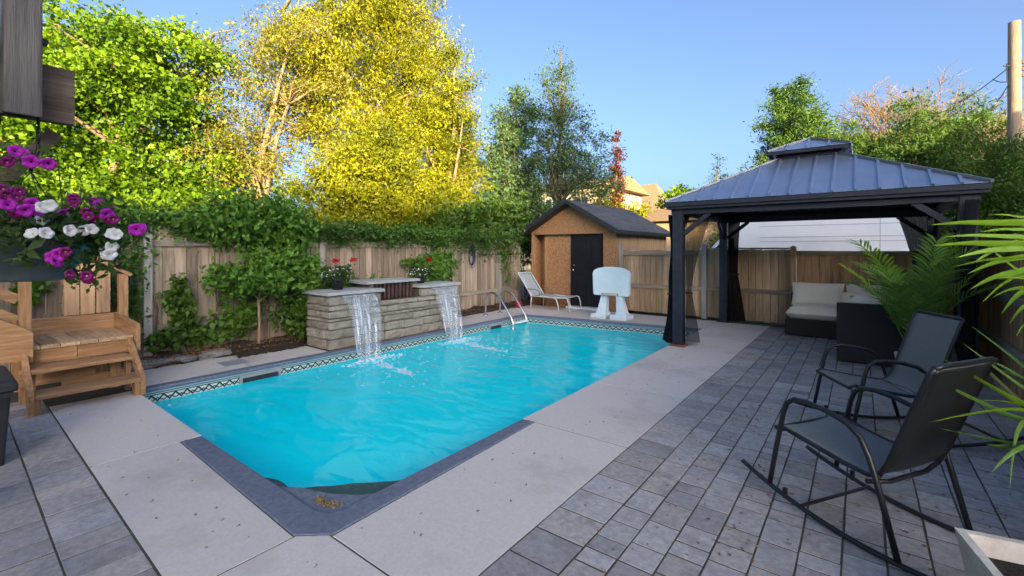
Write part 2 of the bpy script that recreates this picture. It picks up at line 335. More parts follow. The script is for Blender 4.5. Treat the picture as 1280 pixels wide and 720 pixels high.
def border():        # printed liner border: two light stripes over a black and white zigzag frieze (object z 0 = coping)
    m, t, b = new_mat('liner_border'); L = t.links; tc = N(t, 'ShaderNodeTexCoord'); sx = N(t, 'ShaderNodeSeparateXYZ'); L.new(tc.outputs['Object'], sx.inputs[0])
    s = math2(t, 'SUBTRACT', sx.outputs[1], sx.outputs[0]); z = sx.outputs[2]
    zz = math2(t, 'PINGPONG', s, .055)                                    # 0..0.055
    zig = math2(t, 'MULTIPLY_ADD', zz, 1.1, -.150)
    d = math2(t, 'ABSOLUTE', math2(t, 'SUBTRACT', z, zig)); blk = math2(t, 'LESS_THAN', d, .013)
    zz2 = math2(t, 'PINGPONG', math2(t, 'ADD', s, .055), .055); d2 = math2(t, 'ABSOLUTE', math2(t, 'SUBTRACT', z, math2(t, 'MULTIPLY_ADD', zz2, .6, -.150))); blk2 = math2(t, 'LESS_THAN', d2, .007)
    ln = math2(t, 'LESS_THAN', math2(t, 'ABSOLUTE', math2(t, 'ADD', z, .083)), .006)
    bl = math2(t, 'MAXIMUM', math2(t, 'MAXIMUM', blk, blk2), ln)
    m1 = N(t, 'ShaderNodeMix', data_type='RGBA'); m1.inputs[6].default_value = (.50,.60,.55,1); m1.inputs[7].default_value = (.012,.016,.022,1); L.new(bl, m1.inputs[0])
    up = math2(t, 'GREATER_THAN', z, -.070)
    m2 = N(t, 'ShaderNodeMix', data_type='RGBA'); m2.inputs[7].default_value = (.085,.15,.21,1); L.new(up, m2.inputs[0]); L.new(m1.outputs[2], m2.inputs[6])
    st = math2(t, 'LESS_THAN', math2(t, 'ABSOLUTE', math2(t, 'ADD', z, .048)), .006)
    m3 = N(t, 'ShaderNodeMix', data_type='RGBA'); m3.inputs[7].default_value = (.25,.40,.46,1); L.new(st, m3.inputs[0]); L.new(m2.outputs[2], m3.inputs[6])
    dn = math2(t, 'LESS_THAN', z, -.19); m4 = N(t, 'ShaderNodeMix', data_type='RGBA'); m4.inputs[7].default_value = (.004,.80,.93,1); L.new(dn, m4.inputs[0]); L.new(m3.outputs[2], m4.inputs[6])
    L.new(m4.outputs[2], b.inputs['Base Color']); b.inputs['Roughness'].default_value = .35; return m
M['border'] = border()
def water():
    m, t, b = new_mat('pool_water'); L = t.links; t.nodes.remove(b); tc = N(t, 'ShaderNodeTexCoord')
    mp = N(t, 'ShaderNodeMapping'); mp.inputs['Rotation'].default_value = (0,0,YAW); mp.inputs['Scale'].default_value = (1, 1.9, 1); L.new(tc.outputs['Object'], mp.inputs[0])
    n1 = N(t, 'ShaderNodeTexNoise'); n1.inputs['Scale'].default_value = 1.7; n1.inputs['Detail'].default_value = 1.5; n1.inputs['Distortion'].default_value = .6; L.new(mp.outputs[0], n1.inputs['Vector'])
    n2 = N(t, 'ShaderNodeTexNoise'); n2.inputs['Scale'].default_value = 9; n2.inputs['Detail'].default_value = 2; L.new(mp.outputs[0], n2.inputs['Vector'])
    h = math2(t, 'MULTIPLY_ADD', n2.outputs[0], .09, n1.outputs[0])
    bp = N(t, 'ShaderNodeBump'); bp.inputs['Strength'].default_value = .62; bp.inputs['Distance'].default_value = .06; L.new(h, bp.inputs['Height'])
    fr = N(t, 'ShaderNodeFresnel'); fr.inputs[0].default_value = 1.333; L.new(bp.outputs[0], fr.inputs['Normal'])
    gl = N(t, 'ShaderNodeBsdfGlossy'); gl.inputs['Roughness'].default_value = .015; L.new(bp.outputs[0], gl.inputs['Normal'])
    tr = N(t, 'ShaderNodeBsdfTransparent'); tr.inputs[0].default_value = (.80,.97,1,1)
    df = N(t, 'ShaderNodeBsdfDiffuse'); df.inputs[0].default_value = (.0,.88,1.0,1)
    m1 = N(t, 'ShaderNodeMixShader'); m1.inputs[0].default_value = .86; L.new(tr.outputs[0], m1.inputs[1]); L.new(df.outputs[0], m1.inputs[2])
    m2 = N(t, 'ShaderNodeMixShader'); L.new(fr.outputs[0], m2.inputs[0]); L.new(m1.outputs[0], m2.inputs[1]); L.new(gl.outputs[0], m2.inputs[2])
    L.new(m2.outputs[0], t.nodes['Material Output'].inputs[0]); return m
M['water'] = water()
def fallmat():
    m, t, b = new_mat('falling_water'); L = t.links; tc = N(t, 'ShaderNodeTexCoord'); mp = N(t, 'ShaderNodeMapping'); mp.inputs['Scale'].default_value = (4, 34, 1.3); L.new(tc.outputs['Object'], mp.inputs[0])
    nz = N(t, 'ShaderNodeTexNoise'); nz.inputs['Scale'].default_value = 1; nz.inputs['Detail'].default_value = 5; L.new(mp.outputs[0], nz.inputs['Vector'])
    mr = N(t, 'ShaderNodeMapRange'); mr.inputs[1].default_value = .44; mr.inputs[2].default_value = .76; mr.inputs[3].default_value = .07; mr.inputs[4].default_value = .58; L.new(nz.outputs[0], mr.inputs[0])
    b.inputs['Base Color'].default_value = (.62,.68,.78,1); b.inputs['Roughness'].default_value = .12; b.inputs['Specular IOR Level'].default_value = .8
    bp = N(t, 'ShaderNodeBump'); bp.inputs['Strength'].default_value = .6; bp.inputs['Distance'].default_value = .02; L.new(nz.outputs[0], bp.inputs['Height']); L.new(bp.outputs[0], b.inputs['Normal'])
    tr = N(t, 'ShaderNodeBsdfTransparent'); ms = N(t, 'ShaderNodeMixShader'); L.new(mr.outputs[0], ms.inputs[0]); L.new(tr.outputs[0], ms.inputs[1]); L.new(b.outputs[0], ms.inputs[2]); L.new(ms.outputs[0], t.nodes['Material Output'].inputs[0]); return m
M['fall'] = fallmat()
M['foam'] = sheer_mat('foam', (.70,.93,1.0), .55)
M['lf_maple'] = leaf_mat('maple_leaf', (.055,.13,.006), (.24,.38,.014))
M['lf_gold'] = leaf_mat('golden_leaf', (.13,.15,.006), (.46,.43,.016), (.56,.48,.06))
M['lf_tan'] = leaf_mat('tan_leaf', (.19,.20,.02), (.38,.33,.05), (.48,.36,.14))
M['lf_yg'] = leaf_mat('yellow_green_leaf', (.095,.125,.006), (.42,.41,.014))
M['lf_green'] = leaf_mat('green_leaf', (.05,.11,.016), (.13,.23,.035))
M['lf_bright'] = leaf_mat('bright_leaf', (.075,.17,.02), (.17,.32,.045))
M['lf_dark'] = leaf_mat('dark_leaf', (.03,.065,.018), (.08,.14,.035))
M['lf_blue'] = leaf_mat('cedar_leaf', (.05,.09,.03), (.12,.18,.06), (.17,.19,.05))
M['lf_aspen'] = leaf_mat('aspen_leaf', (.06,.12,.05), (.16,.25,.09), (.22,.27,.07))
M['lf_red'] = leaf_mat('red_leaf', (.10,.025,.02), (.22,.06,.035))
M['lf_vine'] = leaf_mat('vine_leaf', (.045,.11,.018), (.12,.23,.035))
M['lf_palm'] = leaf_mat('palm_leaf', (.10,.20,.04), (.20,.36,.07), trans=.35, rough=.35)
M['lf_palm_b'] = leaf_mat('bright_palm_leaf', (.18,.34,.02), (.32,.52,.04), trans=.4, rough=.35)
M['pet_magenta'] = leaf_mat('magenta_petal', (.42,.012,.42), (.52,.03,.50), trans=.3)
M['pet_plum'] = leaf_mat('plum_petal', (.17,.006,.11), (.26,.012,.17), trans=.3)
M['pet_white'] = leaf_mat('white_petal', (.68,.68,.72), (.80,.80,.80), trans=.3)
M['pet_red'] = leaf_mat('red_petal', (.42,.006,.006), (.62,.012,.012), trans=.2)
M['flower_eye'] = pm('flower_eye', (.02,.004,.03), None, 5, .8, 0, 60, 0)
M['flower_eye_w'] = pm('pale_flower_eye', (.50,.48,.10), None, 5, .8, 0, 60, 0)

# ------------------------------------------------------------------ foliage helpers
def leafquads(C, L, W, seed, dirs=None, spread=1.0, fold=.25):
    g = np.random.default_rng(seed); n = len(C)
    d = g.normal(size=(n,3)) * spread
    if dirs is not None: d = d + dirs
    d /= np.linalg.norm(d, axis=1, keepdims=True) + 1e-9
    q = g.normal(size=(n,3)); s = np.cross(d, q); s /= np.linalg.norm(s, axis=1, keepdims=True) + 1e-9
    u = np.cross(s, d); k = np.clip(g.lognormal(-.05, .33, size=(n,1)), .4, 1.9); l = L*k; ww = W*k
    V = np.empty((n,4,3)); V[:,0] = C - d*l*.5; V[:,1] = C + s*ww*.5 + u*ww*fold; V[:,2] = C + d*l*.5; V[:,3] = C - s*ww*.5 + u*ww*fold
    return V
def clump_points(ells, nclump, nleaf, sig, seed, flat=.6, shell=.45):
    g = np.random.default_rng(seed); cs = []; vol = np.array([e[3]*e[4]*e[5] for e in ells]) ** .65; vol /= vol.sum()
    for e, f in zip(ells, vol):
        k = max(2, int(round(nclump*f))); d = g.normal(size=(k,3)); d /= np.linalg.norm(d, axis=1, keepdims=True)
        r = g.uniform(0,1,size=(k,1)) ** shell; cs.append(np.array(e[:3]) + d*r*np.array(e[3:6]))
    cs = np.concatenate(cs); per = g.poisson(nleaf, size=len(cs)); sg = sig*g.uniform(.6,1.4,size=len(cs))
    P = np.repeat(cs, per, axis=0); S = np.repeat(sg, per)[:,None]
    return cs, P + g.normal(size=P.shape)*S*np.array([1,1,flat])
def limbs(mb, cs, stems, k, seed, r0=.07, bend=.15):
    rr = random.Random(seed); idx = list(range(len(cs))); rr.shuffle(idx)
    for i in idx[:k]:
        c = Vector(cs[i]); best = None
        for st in stems:
            for j, p in enumerate(st):
                p = Vector(p[:3]); dz = c.z - p.z; dd = (c-p).length
                if dz > .15*dd and (best is None or dd < best[0]): best = (dd, p)
        if best is None: continue
        p = best[1]; dd = best[0]; mid = (p+c)/2 + Vector((rr.gauss(0,1), rr.gauss(0,1), rr.gauss(0,1)+.5))*bend*dd*.6
        pts = [p, (p+mid)/2+Vector((0,0,-.02*dd)), mid, (mid+c)/2, c]; r = r0*min(1, .35+dd/4)
        mb.tube(pts, [r, r*.8, r*.6, r*.4, r*.18], 5)
        for _ in range(3):                 # twigs
            q = pts[rr.choice((2,3,4))]; e = q + Vector((rr.gauss(0,1), rr.gauss(0,1), rr.gauss(.3,.8)))*.28*max(.6,dd*.35)
            mb.tube([q, (q+e)/2+Vector((0,0,.05)), e], [r*.3, r*.2, r*.08], 4)
def tree(name, label, base, stems, ells, nclump, nleaf, sig, L, W, mat, seed, trunk='trunk', k=26, r0=.06, group=None, dirs=None, spread=1.0, flat=.6, shell=.45, cat='tree'):
    root = thing(name, label, cat, base, group=group); mb = MB(); S = []
    for st in stems:
        pts = [(base[0]+a, base[1]+b_, base[2]+c) for a,b_,c,_ in st]; S.append(pts[1:]); fine = []; rad = []
        for i in range(len(pts)-1):
            for j in range(3):
                f = j/3; p = Vector(pts[i]).lerp(Vector(pts[i+1]), f); jit = .04*(1 if (i or j) else 0); fine.append(p+Vector((rnd.gauss(0,jit), rnd.gauss(0,jit), 0))); rad.append(st[i][3]*(1-f)+st[i+1][3]*f)
        fine.append(Vector(pts[-1])); rad.append(st[-1][3]); mb.tube(fine, rad, 9)
    E_ = [(base[0]+e[0], base[1]+e[1], base[2]+e[2], *e[3:]) for e in ells]
    cs, P = clump_points(E_, nclump, nleaf, sig, seed, flat, shell); limbs(mb, cs, S, k, seed, r0)
    mb.build('trunk', M[trunk], root, smooth=True)
    dv = None
    if dirs is not None: dv = np.tile(np.array(dirs, float), (len(P),1))
    arr_mesh('crown', leafquads(P, L, W, seed+1, dv, spread), 4, M[mat], root, 'stuff')
    return root
def bush(name, label, base, ells, nclump, nleaf, sig, L, W, mat, seed, stems=3, cat='shrub', stemmat='stem', group=None, **kw):
    root = thing(name, label, cat, base, group=group); mb = MB()
    E_ = [(base[0]+e[0], base[1]+e[1], base[2]+e[2], *e[3:]) for e in ells]
    cs, P = clump_points(E_, nclump, nleaf, sig, seed, kw.get('flat',.7), kw.get('shell',.5))
    rr = random.Random(seed)
    for i in range(min(stems, len(cs))):
        c = Vector(cs[rr.randrange(len(cs))]); b0 = Vector(base)+Vector((rr.gauss(0,.03), rr.gauss(0,.03), 0)); mb.tube([b0, b0.lerp(c,.4)+Vector((rr.gauss(0,.05), rr.gauss(0,.05), .08)), c], [.016,.011,.005], 6)
    mb.build('stem', M[stemmat], root, smooth=True)
    xm = kw.get('xmin'); 
    if xm is not None: P = P[P[:,0] > xm]
    arr_mesh('foliage', leafquads(P, L, W, seed+1), 4, M[mat], root, 'stuff')
    return root

# ------------------------------------------------------------------ the setting: ground, pool, deck, patio
XL, XR, YN = -6.10, -2.365, 1.385            # pool inside: left, right, near
YFL, YFR = 8.45, 8.93                        # far side, left and right end
WZ = -.16                                    # water level
g = MB(); B = 900
for x0, x1, y0, y1 in ((-B, XL-.06, -B, B), (XR+.06, B, -B, B), (XL-.06, XR+.06, -B, YN-.06), (XL-.06, XR+.06, 9.0, B)):
    g.add([(x0,y0,-.13),(x1,y0,-.13),(x1,y1,-.13),(x0,y1,-.13)], [(0,1,2,3)])
tag(g.build('ground', M['grass']), kind='structure')
road = MB(); road.box(-14, 30, 11.2, 16.5, -.125, -.10); tag(road.build('driveway', M['asphalt']), kind='structure')

basin = tag(thing('pool_basin', None, None, (0,0,0)), kind='structure')
D = -1.35
bm = MB()
def pool_pts(e=0): return [(XL-e, YN-e), (XR+e, YN-e), (XR+e, YFR+e), (XL-e, YFL+e)]
pp = pool_pts()
bm.add([(x,y,D) for x,y in pp], [(0,1,2,3)]); bm.build('pool_floor', M['liner'], basin)
for i in range(4):
    a, b_ = pp[i], pp[(i+1)%4]
    q = MB(); q.add([(a[0],a[1],D),(b_[0],b_[1],D),(b_[0],b_[1],-.004),(a[0],a[1],-.004)], [(3,2,1,0)]); q.build('pool_wall', M['border'], basin)
# teal and olive top of the entry bench in the near corner, awash at the surface
def gz0(px, py, z):
    r = ray(px, py); t_ = (z-EYE)/r[2]; return (min(XR-.02, r[0]*t_), max(YN+.02, r[1]*t_))
bs = MB(); bs.prism([gz0(px,py,-.157) for px,py in ((505,640),(506,600),(480,602),(440,604),(420,607),(395,608),(372,611),(362,610),(354,603),(345,599),(334,597),(320,597),(340,640),(395,665))][::1], -.9, -.157)
M['bench_top'] = pm('teal_olive_step', (.015,.085,.105), (.02,.11,.13), 4, .35, .3, 60, 0, c3=(.27,.22,.10), s3=3.2)
bs.build('corner_bench', M['bench_top'], basin)
# skimmer mouths in the left wall
for y0, y1 in ((2.42,2.92),(7.18,7.62)):
    sk = MB(); sk.box(XL-.004, XL+.035, y0, y0+.03, -.20, -.055); sk.box(XL-.004, XL+.035, y1-.03, y1, -.20, -.055); sk.box(XL-.004, XL+.035, y0+.03, y1-.03, -.095, -.055)
    o = sk.build('skimmer_frame', M['lid'], basin); s2 = MB(); s2.box(XL+.002, XL+.012, y0+.03, y1-.03, -.21, -.095); s2.build('skimmer_opening', M['trim_dark'], o)
wt = MB(); ny, nx = 1, 1
wt.add([(x,y,WZ) for x,y in pool_pts(-.001)], [(0,1,2,3)]); tag(wt.build('pool_water', M['water']), kind='structure')

deck = MB(); 
for x0,x1,y0,y1 in ((-7.25,XL-.03,1.43,10.2),(-6.15,-1.40,.69,YN-.03),(XR+.03,-1.40,YN-.03,10.15),(XL-.03,XR+.03,9.0,10.2)):
    deck.add([(x0,y0,-.0025),(x1,y0,-.0025),(x1,y1,-.0025),(x0,y1,-.0025)], [(0,1,2,3)])
deck = tag(deck.build('pool_deck', M['sand']), kind='structure')
G_ = .005
def slab(pts, z=0.0, mat='concrete', name='slab', par=None):
    return MB().prism(pts, -.06 if z >= 0 else -.06, z).build(name, M[mat], par or deck, bevel=.0015)
CXO, CYN = -2.245, 1.245
slab([(-6.14,.766),(-4.22-G_,.7235),(-4.22-G_,YN+.012),(-6.14,1.415)])
slab([(-4.22+G_,.7235),(-2.35-G_,.681),(-2.35-G_,1.194),(-4.22+G_,1.246)])
slab([(-2.35+G_,.681),(-1.40,.66),(-1.40,1.32-G_),(-2.215,1.32-G_),(-2.35+G_,1.205)])
slab([(-2.194,1.32+G_),(-1.40,1.32+G_),(-1.40,3.27-G_),(-2.244,3.27-G_)])
for y0, y1 in ((3.27,4.67),(4.67,6.22),(6.22,8.15)): slab([(XR-.012,y0+G_),(-1.40,y0+G_),(-1.40,y1-G_),(XR-.012,y1-G_)])
slab([(XR-.012,8.15+G_),(-1.40,8.15+G_),(-1.40,10.12),(-2.36+G_,10.12),(-2.36+G_,9.06),(XR-.012,9.06)])
for x0, x1 in ((-7.2,-5.6),(-5.6,-4.0),(-4.0,-2.36)):
    f = lambda x: 8.585 + (x+6.1)*(YFR-YFL)/(XR-XL)
    slab([(x0+G_, max(f(x0), 8.6) if x0 > -6.2 else 8.6),(x1-G_, f(x1)),(x1-G_,10.19),(x0+G_,10.19)])
slab([(-7.2,1.43),(-6.225,1.43),(-6.225,2.62-G_),(-7.05,2.62-G_)])
slab([(-7.05,2.62+G_),(-6.225,2.62+G_),(-6.225,3.68),(-6.88,3.68)])
slab([(-7.1,6.46),(-6.225,6.46),(-6.225,8.6-G_),(-7.1,8.6-G_)])
lid = MB().box(-6.75,-6.42,2.40,2.70,-.01,.006).build('skimmer_cover', M['lid'], deck, bevel=.004)
# coping pieces
def cop(pts): MB().prism(pts, -.035, .004).build('coping', M['coping'], deck, bevel=.014, seg=3)
yy = 1.40
while yy < 8.5:
    y2 = min(yy+1.8, 8.56); cop([(-6.222,yy+.002),(XL+.014,yy+.002),(XL+.014,y2-.002 if y2 < 8.5 else 8.43),(-6.222,y2-.002)]); yy = y2
    if y2 >= 8.56: break
for i in range(2):
    xa, xb = XL+(XR-XL)*i/2, XL+(XR-XL)*(i+1)/2; fa, fb = YFL+(YFR-YFL)*i/2, YFL+(YFR-YFL)*(i+1)/2
    xa2 = -6.222 if i == 0 else xa
    cop([(xa2 if i else XL+.016, fa-.014),(xb-.002, fb-.014),(xb-.002, fb+.125),(xa2+.002, fa+.11)])
cop([(-4.215,1.250),(-2.362,1.200),(-2.202,1.327),(-2.250,3.265),(XR-.012,3.265),(XR-.012,YN+.12),(XR-.035,YN+.055),(XR-.09,YN+.02),(XR-.16,YN+.012),(-4.215,YN+.012)])
# low grey corner shelf inside the coping, with golden leaf litter on it
MB().prism([(XR-.013,YN+.013),(XR-.013,YN+.36),(XR-.10,YN+.265),(XR-.24,YN+.175),(XR-.46,YN+.10),(XR-.60,YN+.013)], -.06, -.010).build('corner_shelf', M['coping'], deck, bevel=.006)
# ------------------------------------------------------------------ pavers
def visible(x, y, pad=40):
    p = proj(x, y, 0); return p is not None and -pad < p[0] < 1280+pad and p[1] < 720+pad*2
pav = []
def column(xa, xb, y0, y1, lens, seed):
    rr = random.Random(seed); y = y0
    while y < y1-.02:
        l = rr.choice(lens); l = min(l, y1-y); 
        if y1-(y+l) < .06: l = y1-y
        pav.append((xa, xb, y, y+l)); y += l
column(-1.395, -1.105, .35, 10.1, [.24,.24,.25], 1)
x = -1.105; i = 0
while x < .60:
    column(x, x+.1725, .3+i*.05, 10.46, [.12,.17,.17,.24,.24], 20+i); x += .1725; i += 1
for j in range(2): column(.62+.305*j, .62+.305*(j+1)-.002, 1.5, 10.46, [.24,.30,.38], 60+j)
column(-7.1, -1.39, 10.20, 10.46, [.30], 99) if False else None
pav2 = []
yy, i = .715, 0
for wdt in (.27,.22,.18,.22,.18,.27,.22):
    rr = random.Random(200+i); x = -6.6
    while x < -2.3:
        l = rr.choice((.13,.17,.17,.26,.34) if i else (.17,.2,.26)); pav2.append((x, x+l, yy-wdt, yy)); x += l
    yy -= wdt; i += 1
patio = tag(MB().add([(-1.398,.2,-.0012),(1.24,.2,-.0012),(1.24,10.47,-.0012),(-1.398,10.47,-.0012)], [(0,1,2,3)]).add([(-6.7,-1.2,-.0012),(-1.6,-1.2,-.0012),(-1.6,.745,-.0012),(-6.7,.745,-.0012)], [(0,1,2,3)]).add([(-8.4,-1.6,-.004),(-6.05,-1.6,-.004),(-6.05,1.46,-.004),(-8.4,1.46,-.004)], [(0,1,2,3)]).build('patio', M['sand']), kind='structure')
def pshow(q):
    p = [proj(a, b, 0) for a in (q[0], q[1]) for b in (q[2], q[3])]
    if any(k is None for k in p): return -1
    xs = [k[0] for k in p]; ys = [k[1] for k in p]
    if max(xs) < 0 or min(xs) > 1280 or min(ys) > 722: return -1
    return (max(xs)-min(xs))*(max(ys)-min(ys))
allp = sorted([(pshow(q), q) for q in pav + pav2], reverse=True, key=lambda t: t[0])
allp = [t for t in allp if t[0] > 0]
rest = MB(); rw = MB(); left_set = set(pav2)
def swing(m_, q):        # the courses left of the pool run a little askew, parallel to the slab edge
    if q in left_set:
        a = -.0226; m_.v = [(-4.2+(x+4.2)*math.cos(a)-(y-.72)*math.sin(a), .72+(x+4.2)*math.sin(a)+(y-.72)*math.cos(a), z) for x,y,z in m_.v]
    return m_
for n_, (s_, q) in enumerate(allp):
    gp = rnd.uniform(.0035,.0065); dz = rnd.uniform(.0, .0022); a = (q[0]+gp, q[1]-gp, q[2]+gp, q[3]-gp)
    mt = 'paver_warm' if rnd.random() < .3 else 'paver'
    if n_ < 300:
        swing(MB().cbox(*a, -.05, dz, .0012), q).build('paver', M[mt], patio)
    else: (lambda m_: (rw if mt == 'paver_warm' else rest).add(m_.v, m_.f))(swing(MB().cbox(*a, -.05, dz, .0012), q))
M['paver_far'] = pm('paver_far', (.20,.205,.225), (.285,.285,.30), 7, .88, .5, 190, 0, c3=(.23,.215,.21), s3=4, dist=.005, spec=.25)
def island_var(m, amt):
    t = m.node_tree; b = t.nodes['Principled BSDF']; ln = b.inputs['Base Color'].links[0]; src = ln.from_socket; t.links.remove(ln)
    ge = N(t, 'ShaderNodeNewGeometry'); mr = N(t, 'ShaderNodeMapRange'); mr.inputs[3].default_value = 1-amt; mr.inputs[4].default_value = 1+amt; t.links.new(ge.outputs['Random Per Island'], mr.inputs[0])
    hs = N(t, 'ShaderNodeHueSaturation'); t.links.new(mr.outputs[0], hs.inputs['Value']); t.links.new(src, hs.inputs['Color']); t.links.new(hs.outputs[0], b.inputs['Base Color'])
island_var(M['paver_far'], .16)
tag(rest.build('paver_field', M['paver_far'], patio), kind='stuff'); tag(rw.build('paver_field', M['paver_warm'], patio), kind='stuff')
# dry seed litter on paving, deck and corner shelf
def litter(mb, x, y, z, s):
    a = rnd.uniform(0, 6.28)
    for da in (0, rnd.uniform(.5, 1.6)):
        d = Vector((math.cos(a+da), math.sin(a+da), 0)); n_ = Vector((-d.y, d.x, 0)); p = Vector((x,y,z)); l = s*rnd.uniform(.7,1.3)
        mb.add([p, p+d*l*.5+n_*l*.22+Vector((0,0,.006)), p+d*l+Vector((0,0,.003)), p+d*l*.5-n_*l*.22+Vector((0,0,.002))], [(0,1,2,3)])
lt = MB()
for _ in range(420):
    x, y = rnd.uniform(-1.35,1.1), rnd.uniform(1.5,8)
    if visible(x, y): litter(lt, x, y, .003, .017)
for _ in range(110): litter(lt, rnd.uniform(-1.0,.9), rnd.uniform(2.4,5.0), .003, .022)
for _ in range(55):
    x, y = rnd.uniform(-2.2,-1.42), rnd.uniform(1.0,7.5); litter(lt, x, y, .003, .017)
for _ in range(22): litter(lt, rnd.uniform(-5.8,-2.5), rnd.uniform(.75,1.2), .003, .017)
tag(lt.build('seed_litter', M['litter']), 'scattered dry brown maple seeds on the paving', 'litter', kind='stuff')
M['gold'] = pm('golden_litter', (.22,.15,.06), (.38,.27,.11), 20, .9, 0, 60, .1)
lg = MB()
for _ in range(150):
    a = rnd.uniform(0,1); litter(lg, XR-.07-.20*a+rnd.gauss(0,.02), YN+.10-.03*a+.12*(a-.5)**2+rnd.gauss(0,.018), -.008, .012)
tag(lg.build('leaf_litter', M['gold']), 'golden leaf litter on the grey pool corner shelf', 'litter', kind='stuff')

# ------------------------------------------------------------------ raised bed by the left fence
bed = MB()
def bedz(u, v):
    y = 1.2+u*9.0; x = -7.6+v*.55; return (x, y, .09+.025*math.sin(y*7)+.02*math.sin(x*31+y*13)-.10*max(0, v-.75)/.25)
bed.grid(bedz, 90, 10); bed.box(-7.0,-6.85,2.8,3.66,-.05,-.002)
bed = tag(bed.build('planting_bed', M['mulch'], smooth=True), kind='structure')
bd2 = MB().grid(lambda u, v: (-7.1+v*.30, 2.7+u*.96, .075-.075*v+.015*math.sin(u*25)+.01*math.sin(v*19+u*7)), 14, 8).build('planting_bed', M['mulch'], smooth=True); tag(bd2, kind='structure')
mc = MB()
for _ in range(700):
    x, y = rnd.uniform(-7.45,-6.95), rnd.uniform(1.4,3.7) if rnd.random() < .7 else rnd.uniform(6.5,10); mc.bar((x,y,.105 if x < -7.05 else .06), (x+rnd.gauss(0,.02), y+rnd.gauss(0,.02), .105+rnd.uniform(-.02,.02) if x < -7.05 else .07), .01, .006)
tag(mc.build('wood_chips', M['litter']), 'brown wood chips strewn over the bed below the fence', 'mulch', kind='stuff')
def rough_block(mb, x0, x1, y0, y1, z0, z1, seed, amp=.012, ch=.015, n=3):
    """stone with uneven faces"""
    rr = random.Random(seed); b = bpy.data; c = Vector(((x0+x1)/2,(y0+y1)/2,(z0+z1)/2)); h = Vector(((x1-x0)/2,(y1-y0)/2,(z1-z0)/2))
    def key(p): return tuple(round(k, 4) for k in p)
    jit = {}
    for ax in range(3):
        for sg in (-1, 1):
            o1, o2 = (ax+1)%3, (ax+2)%3
            def fn(u, v):
                p = [0,0,0]; p[ax] = sg; p[o1] = (u*2-1); p[o2] = (v*2-1)
                if sg < 0: p[o1], p[o2] = (v*2-1), (u*2-1)
                k = key(p)
                if k not in jit: jit[k] = Vector((rr.gauss(0,amp), rr.gauss(0,amp), rr.gauss(0,amp*.5)))
                e = sum(1 for a in p if abs(a) > .99)
                q = Vector([c[i]+p[i]*(h[i]-(ch if e > 1 and abs(p[i]) > .99 else 0)) for i in range(3)])
                return tuple(q + jit[k]*(.5 if e > 1 else 1))
            mb.grid(fn, n, n)
    return mb
for i, (y0, y1) in enumerate(((1.02,1.52),(1.53,2.30),(2.315,2.76))):
    o = rough_block(MB(), -7.30,-7.08, y0, y1, -.03, .105-.01*i, 300+i, .012, .02, 4).build('edging_stone', M['curbstone'], smooth=False)
    tag(o, ['grey edging stone half hidden behind the wooden steps','long grey edging stone along the planting bed','short grey edging stone at the end of the row'][i], 'stone', 'edging stones along the planting bed')

# ------------------------------------------------------------------ fences
FX = -7.50
def left_fence():
    t = thing('wooden_fence', 'weathered grey board fence with lattice top behind the pool', 'fence', (FX, 4.3, 0))
    y = -1.6; k = 0
    while y < 10.05:
        wd = rnd.uniform(.132,.148); dx = rnd.uniform(-.004,.004)
        MB().box(FX-.011+dx, FX+.011+dx, y+.0045, y+wd-.0045, .0+rnd.uniform(-.02,.0), 1.585+rnd.uniform(-.005,.004)).build('board', M['fence_grey'], t); y += wd
    for py in (-.6,1.84,4.28,6.72,9.16):
        MB().cbox(FX+.012, FX+.102, py-.045, py+.045, 0, 1.70, .006).build('post', M['post_grey'], t)
        MB().cbox(FX-.01, FX+.08, py-.044, py+.044, 1.70, 1.80, .006).build('post_top', M['post_grey'], t)
    segs = [(-1.6,-.645),(-.555,1.795),(1.885,4.235),(4.325,6.675),(6.765,9.115),(9.205,10.05)]
    for a, b_ in segs:
        MB().cbox(FX+.0125, FX+.05, a, b_, 1.545, 1.635).build('rail', M['rail_y'], t)
        MB().cbox(FX+.0125, FX+.05, a, b_, .405, .49).build('rail', M['rail_y'], t)
        MB().cbox(FX-.03, FX+.055, a, b_, 1.795, 1.825).build('cap_rail', M['rail_y'], t)
        la = MB(); yy = a
        while yy < b_-.02:
            for sg in (1,-1):
                ya, yb = (yy, yy+.155) if sg > 0 else (yy+.155, yy)
                if max(ya,yb) < b_: la.bar((FX+.006*sg+.02, ya, 1.638), (FX+.006*sg+.02, yb, 1.793), .007, .03, up=(1,0,0)) if False else la.bar((FX+.005*sg+.02, ya, 1.638), (FX+.005*sg+.02, yb, 1.793), .028, .007, up=(1,0,0))
            yy += .075
        tag(la.build('lattice', M['fence_grey'], t), kind='stuff')
    return t
left_fence()
def panel_fence(name, label, x0, x1, Y, zt, bmat, rails, w=.135, cap=None):
    t = thing(name, label, 'fence', ((x0+x1)/2, Y, 0)); x = x0
    while x < x1-.02:
        wd = min(rnd.uniform(w*.95, w*1.05), x1-x); dy = rnd.uniform(-.006,.006)
        MB().box(x+.004, x+wd-.004, Y-.011+dy, Y+.011+dy, .03+rnd.uniform(-.015,.01), zt+rnd.uniform(-.006,.006)).build('board', M[bmat], t); x += wd
        if x < x1-.06: MB().box(x-.03, x+.03, Y+.019, Y+.03, .04, zt-.02).build('batten', M[bmat], t)
    for z0, z1 in rails: MB().cbox(x0, x1, Y-.052, Y-.0155, z0, z1).build('rail', M['rail_x'], t)
    if cap: MB().cbox(x0, x1, Y-.05, Y+.03, zt+.008, zt+.04).build('cap_rail', M['rail_x'], t)
    return t
panel_fence('wooden_fence', 'tan board fence panel beside the shed behind the white hoop', -4.5785, -2.7515, 10.47, 1.49, 'fence_tan', [(1.37,1.46),(.60,.69)])
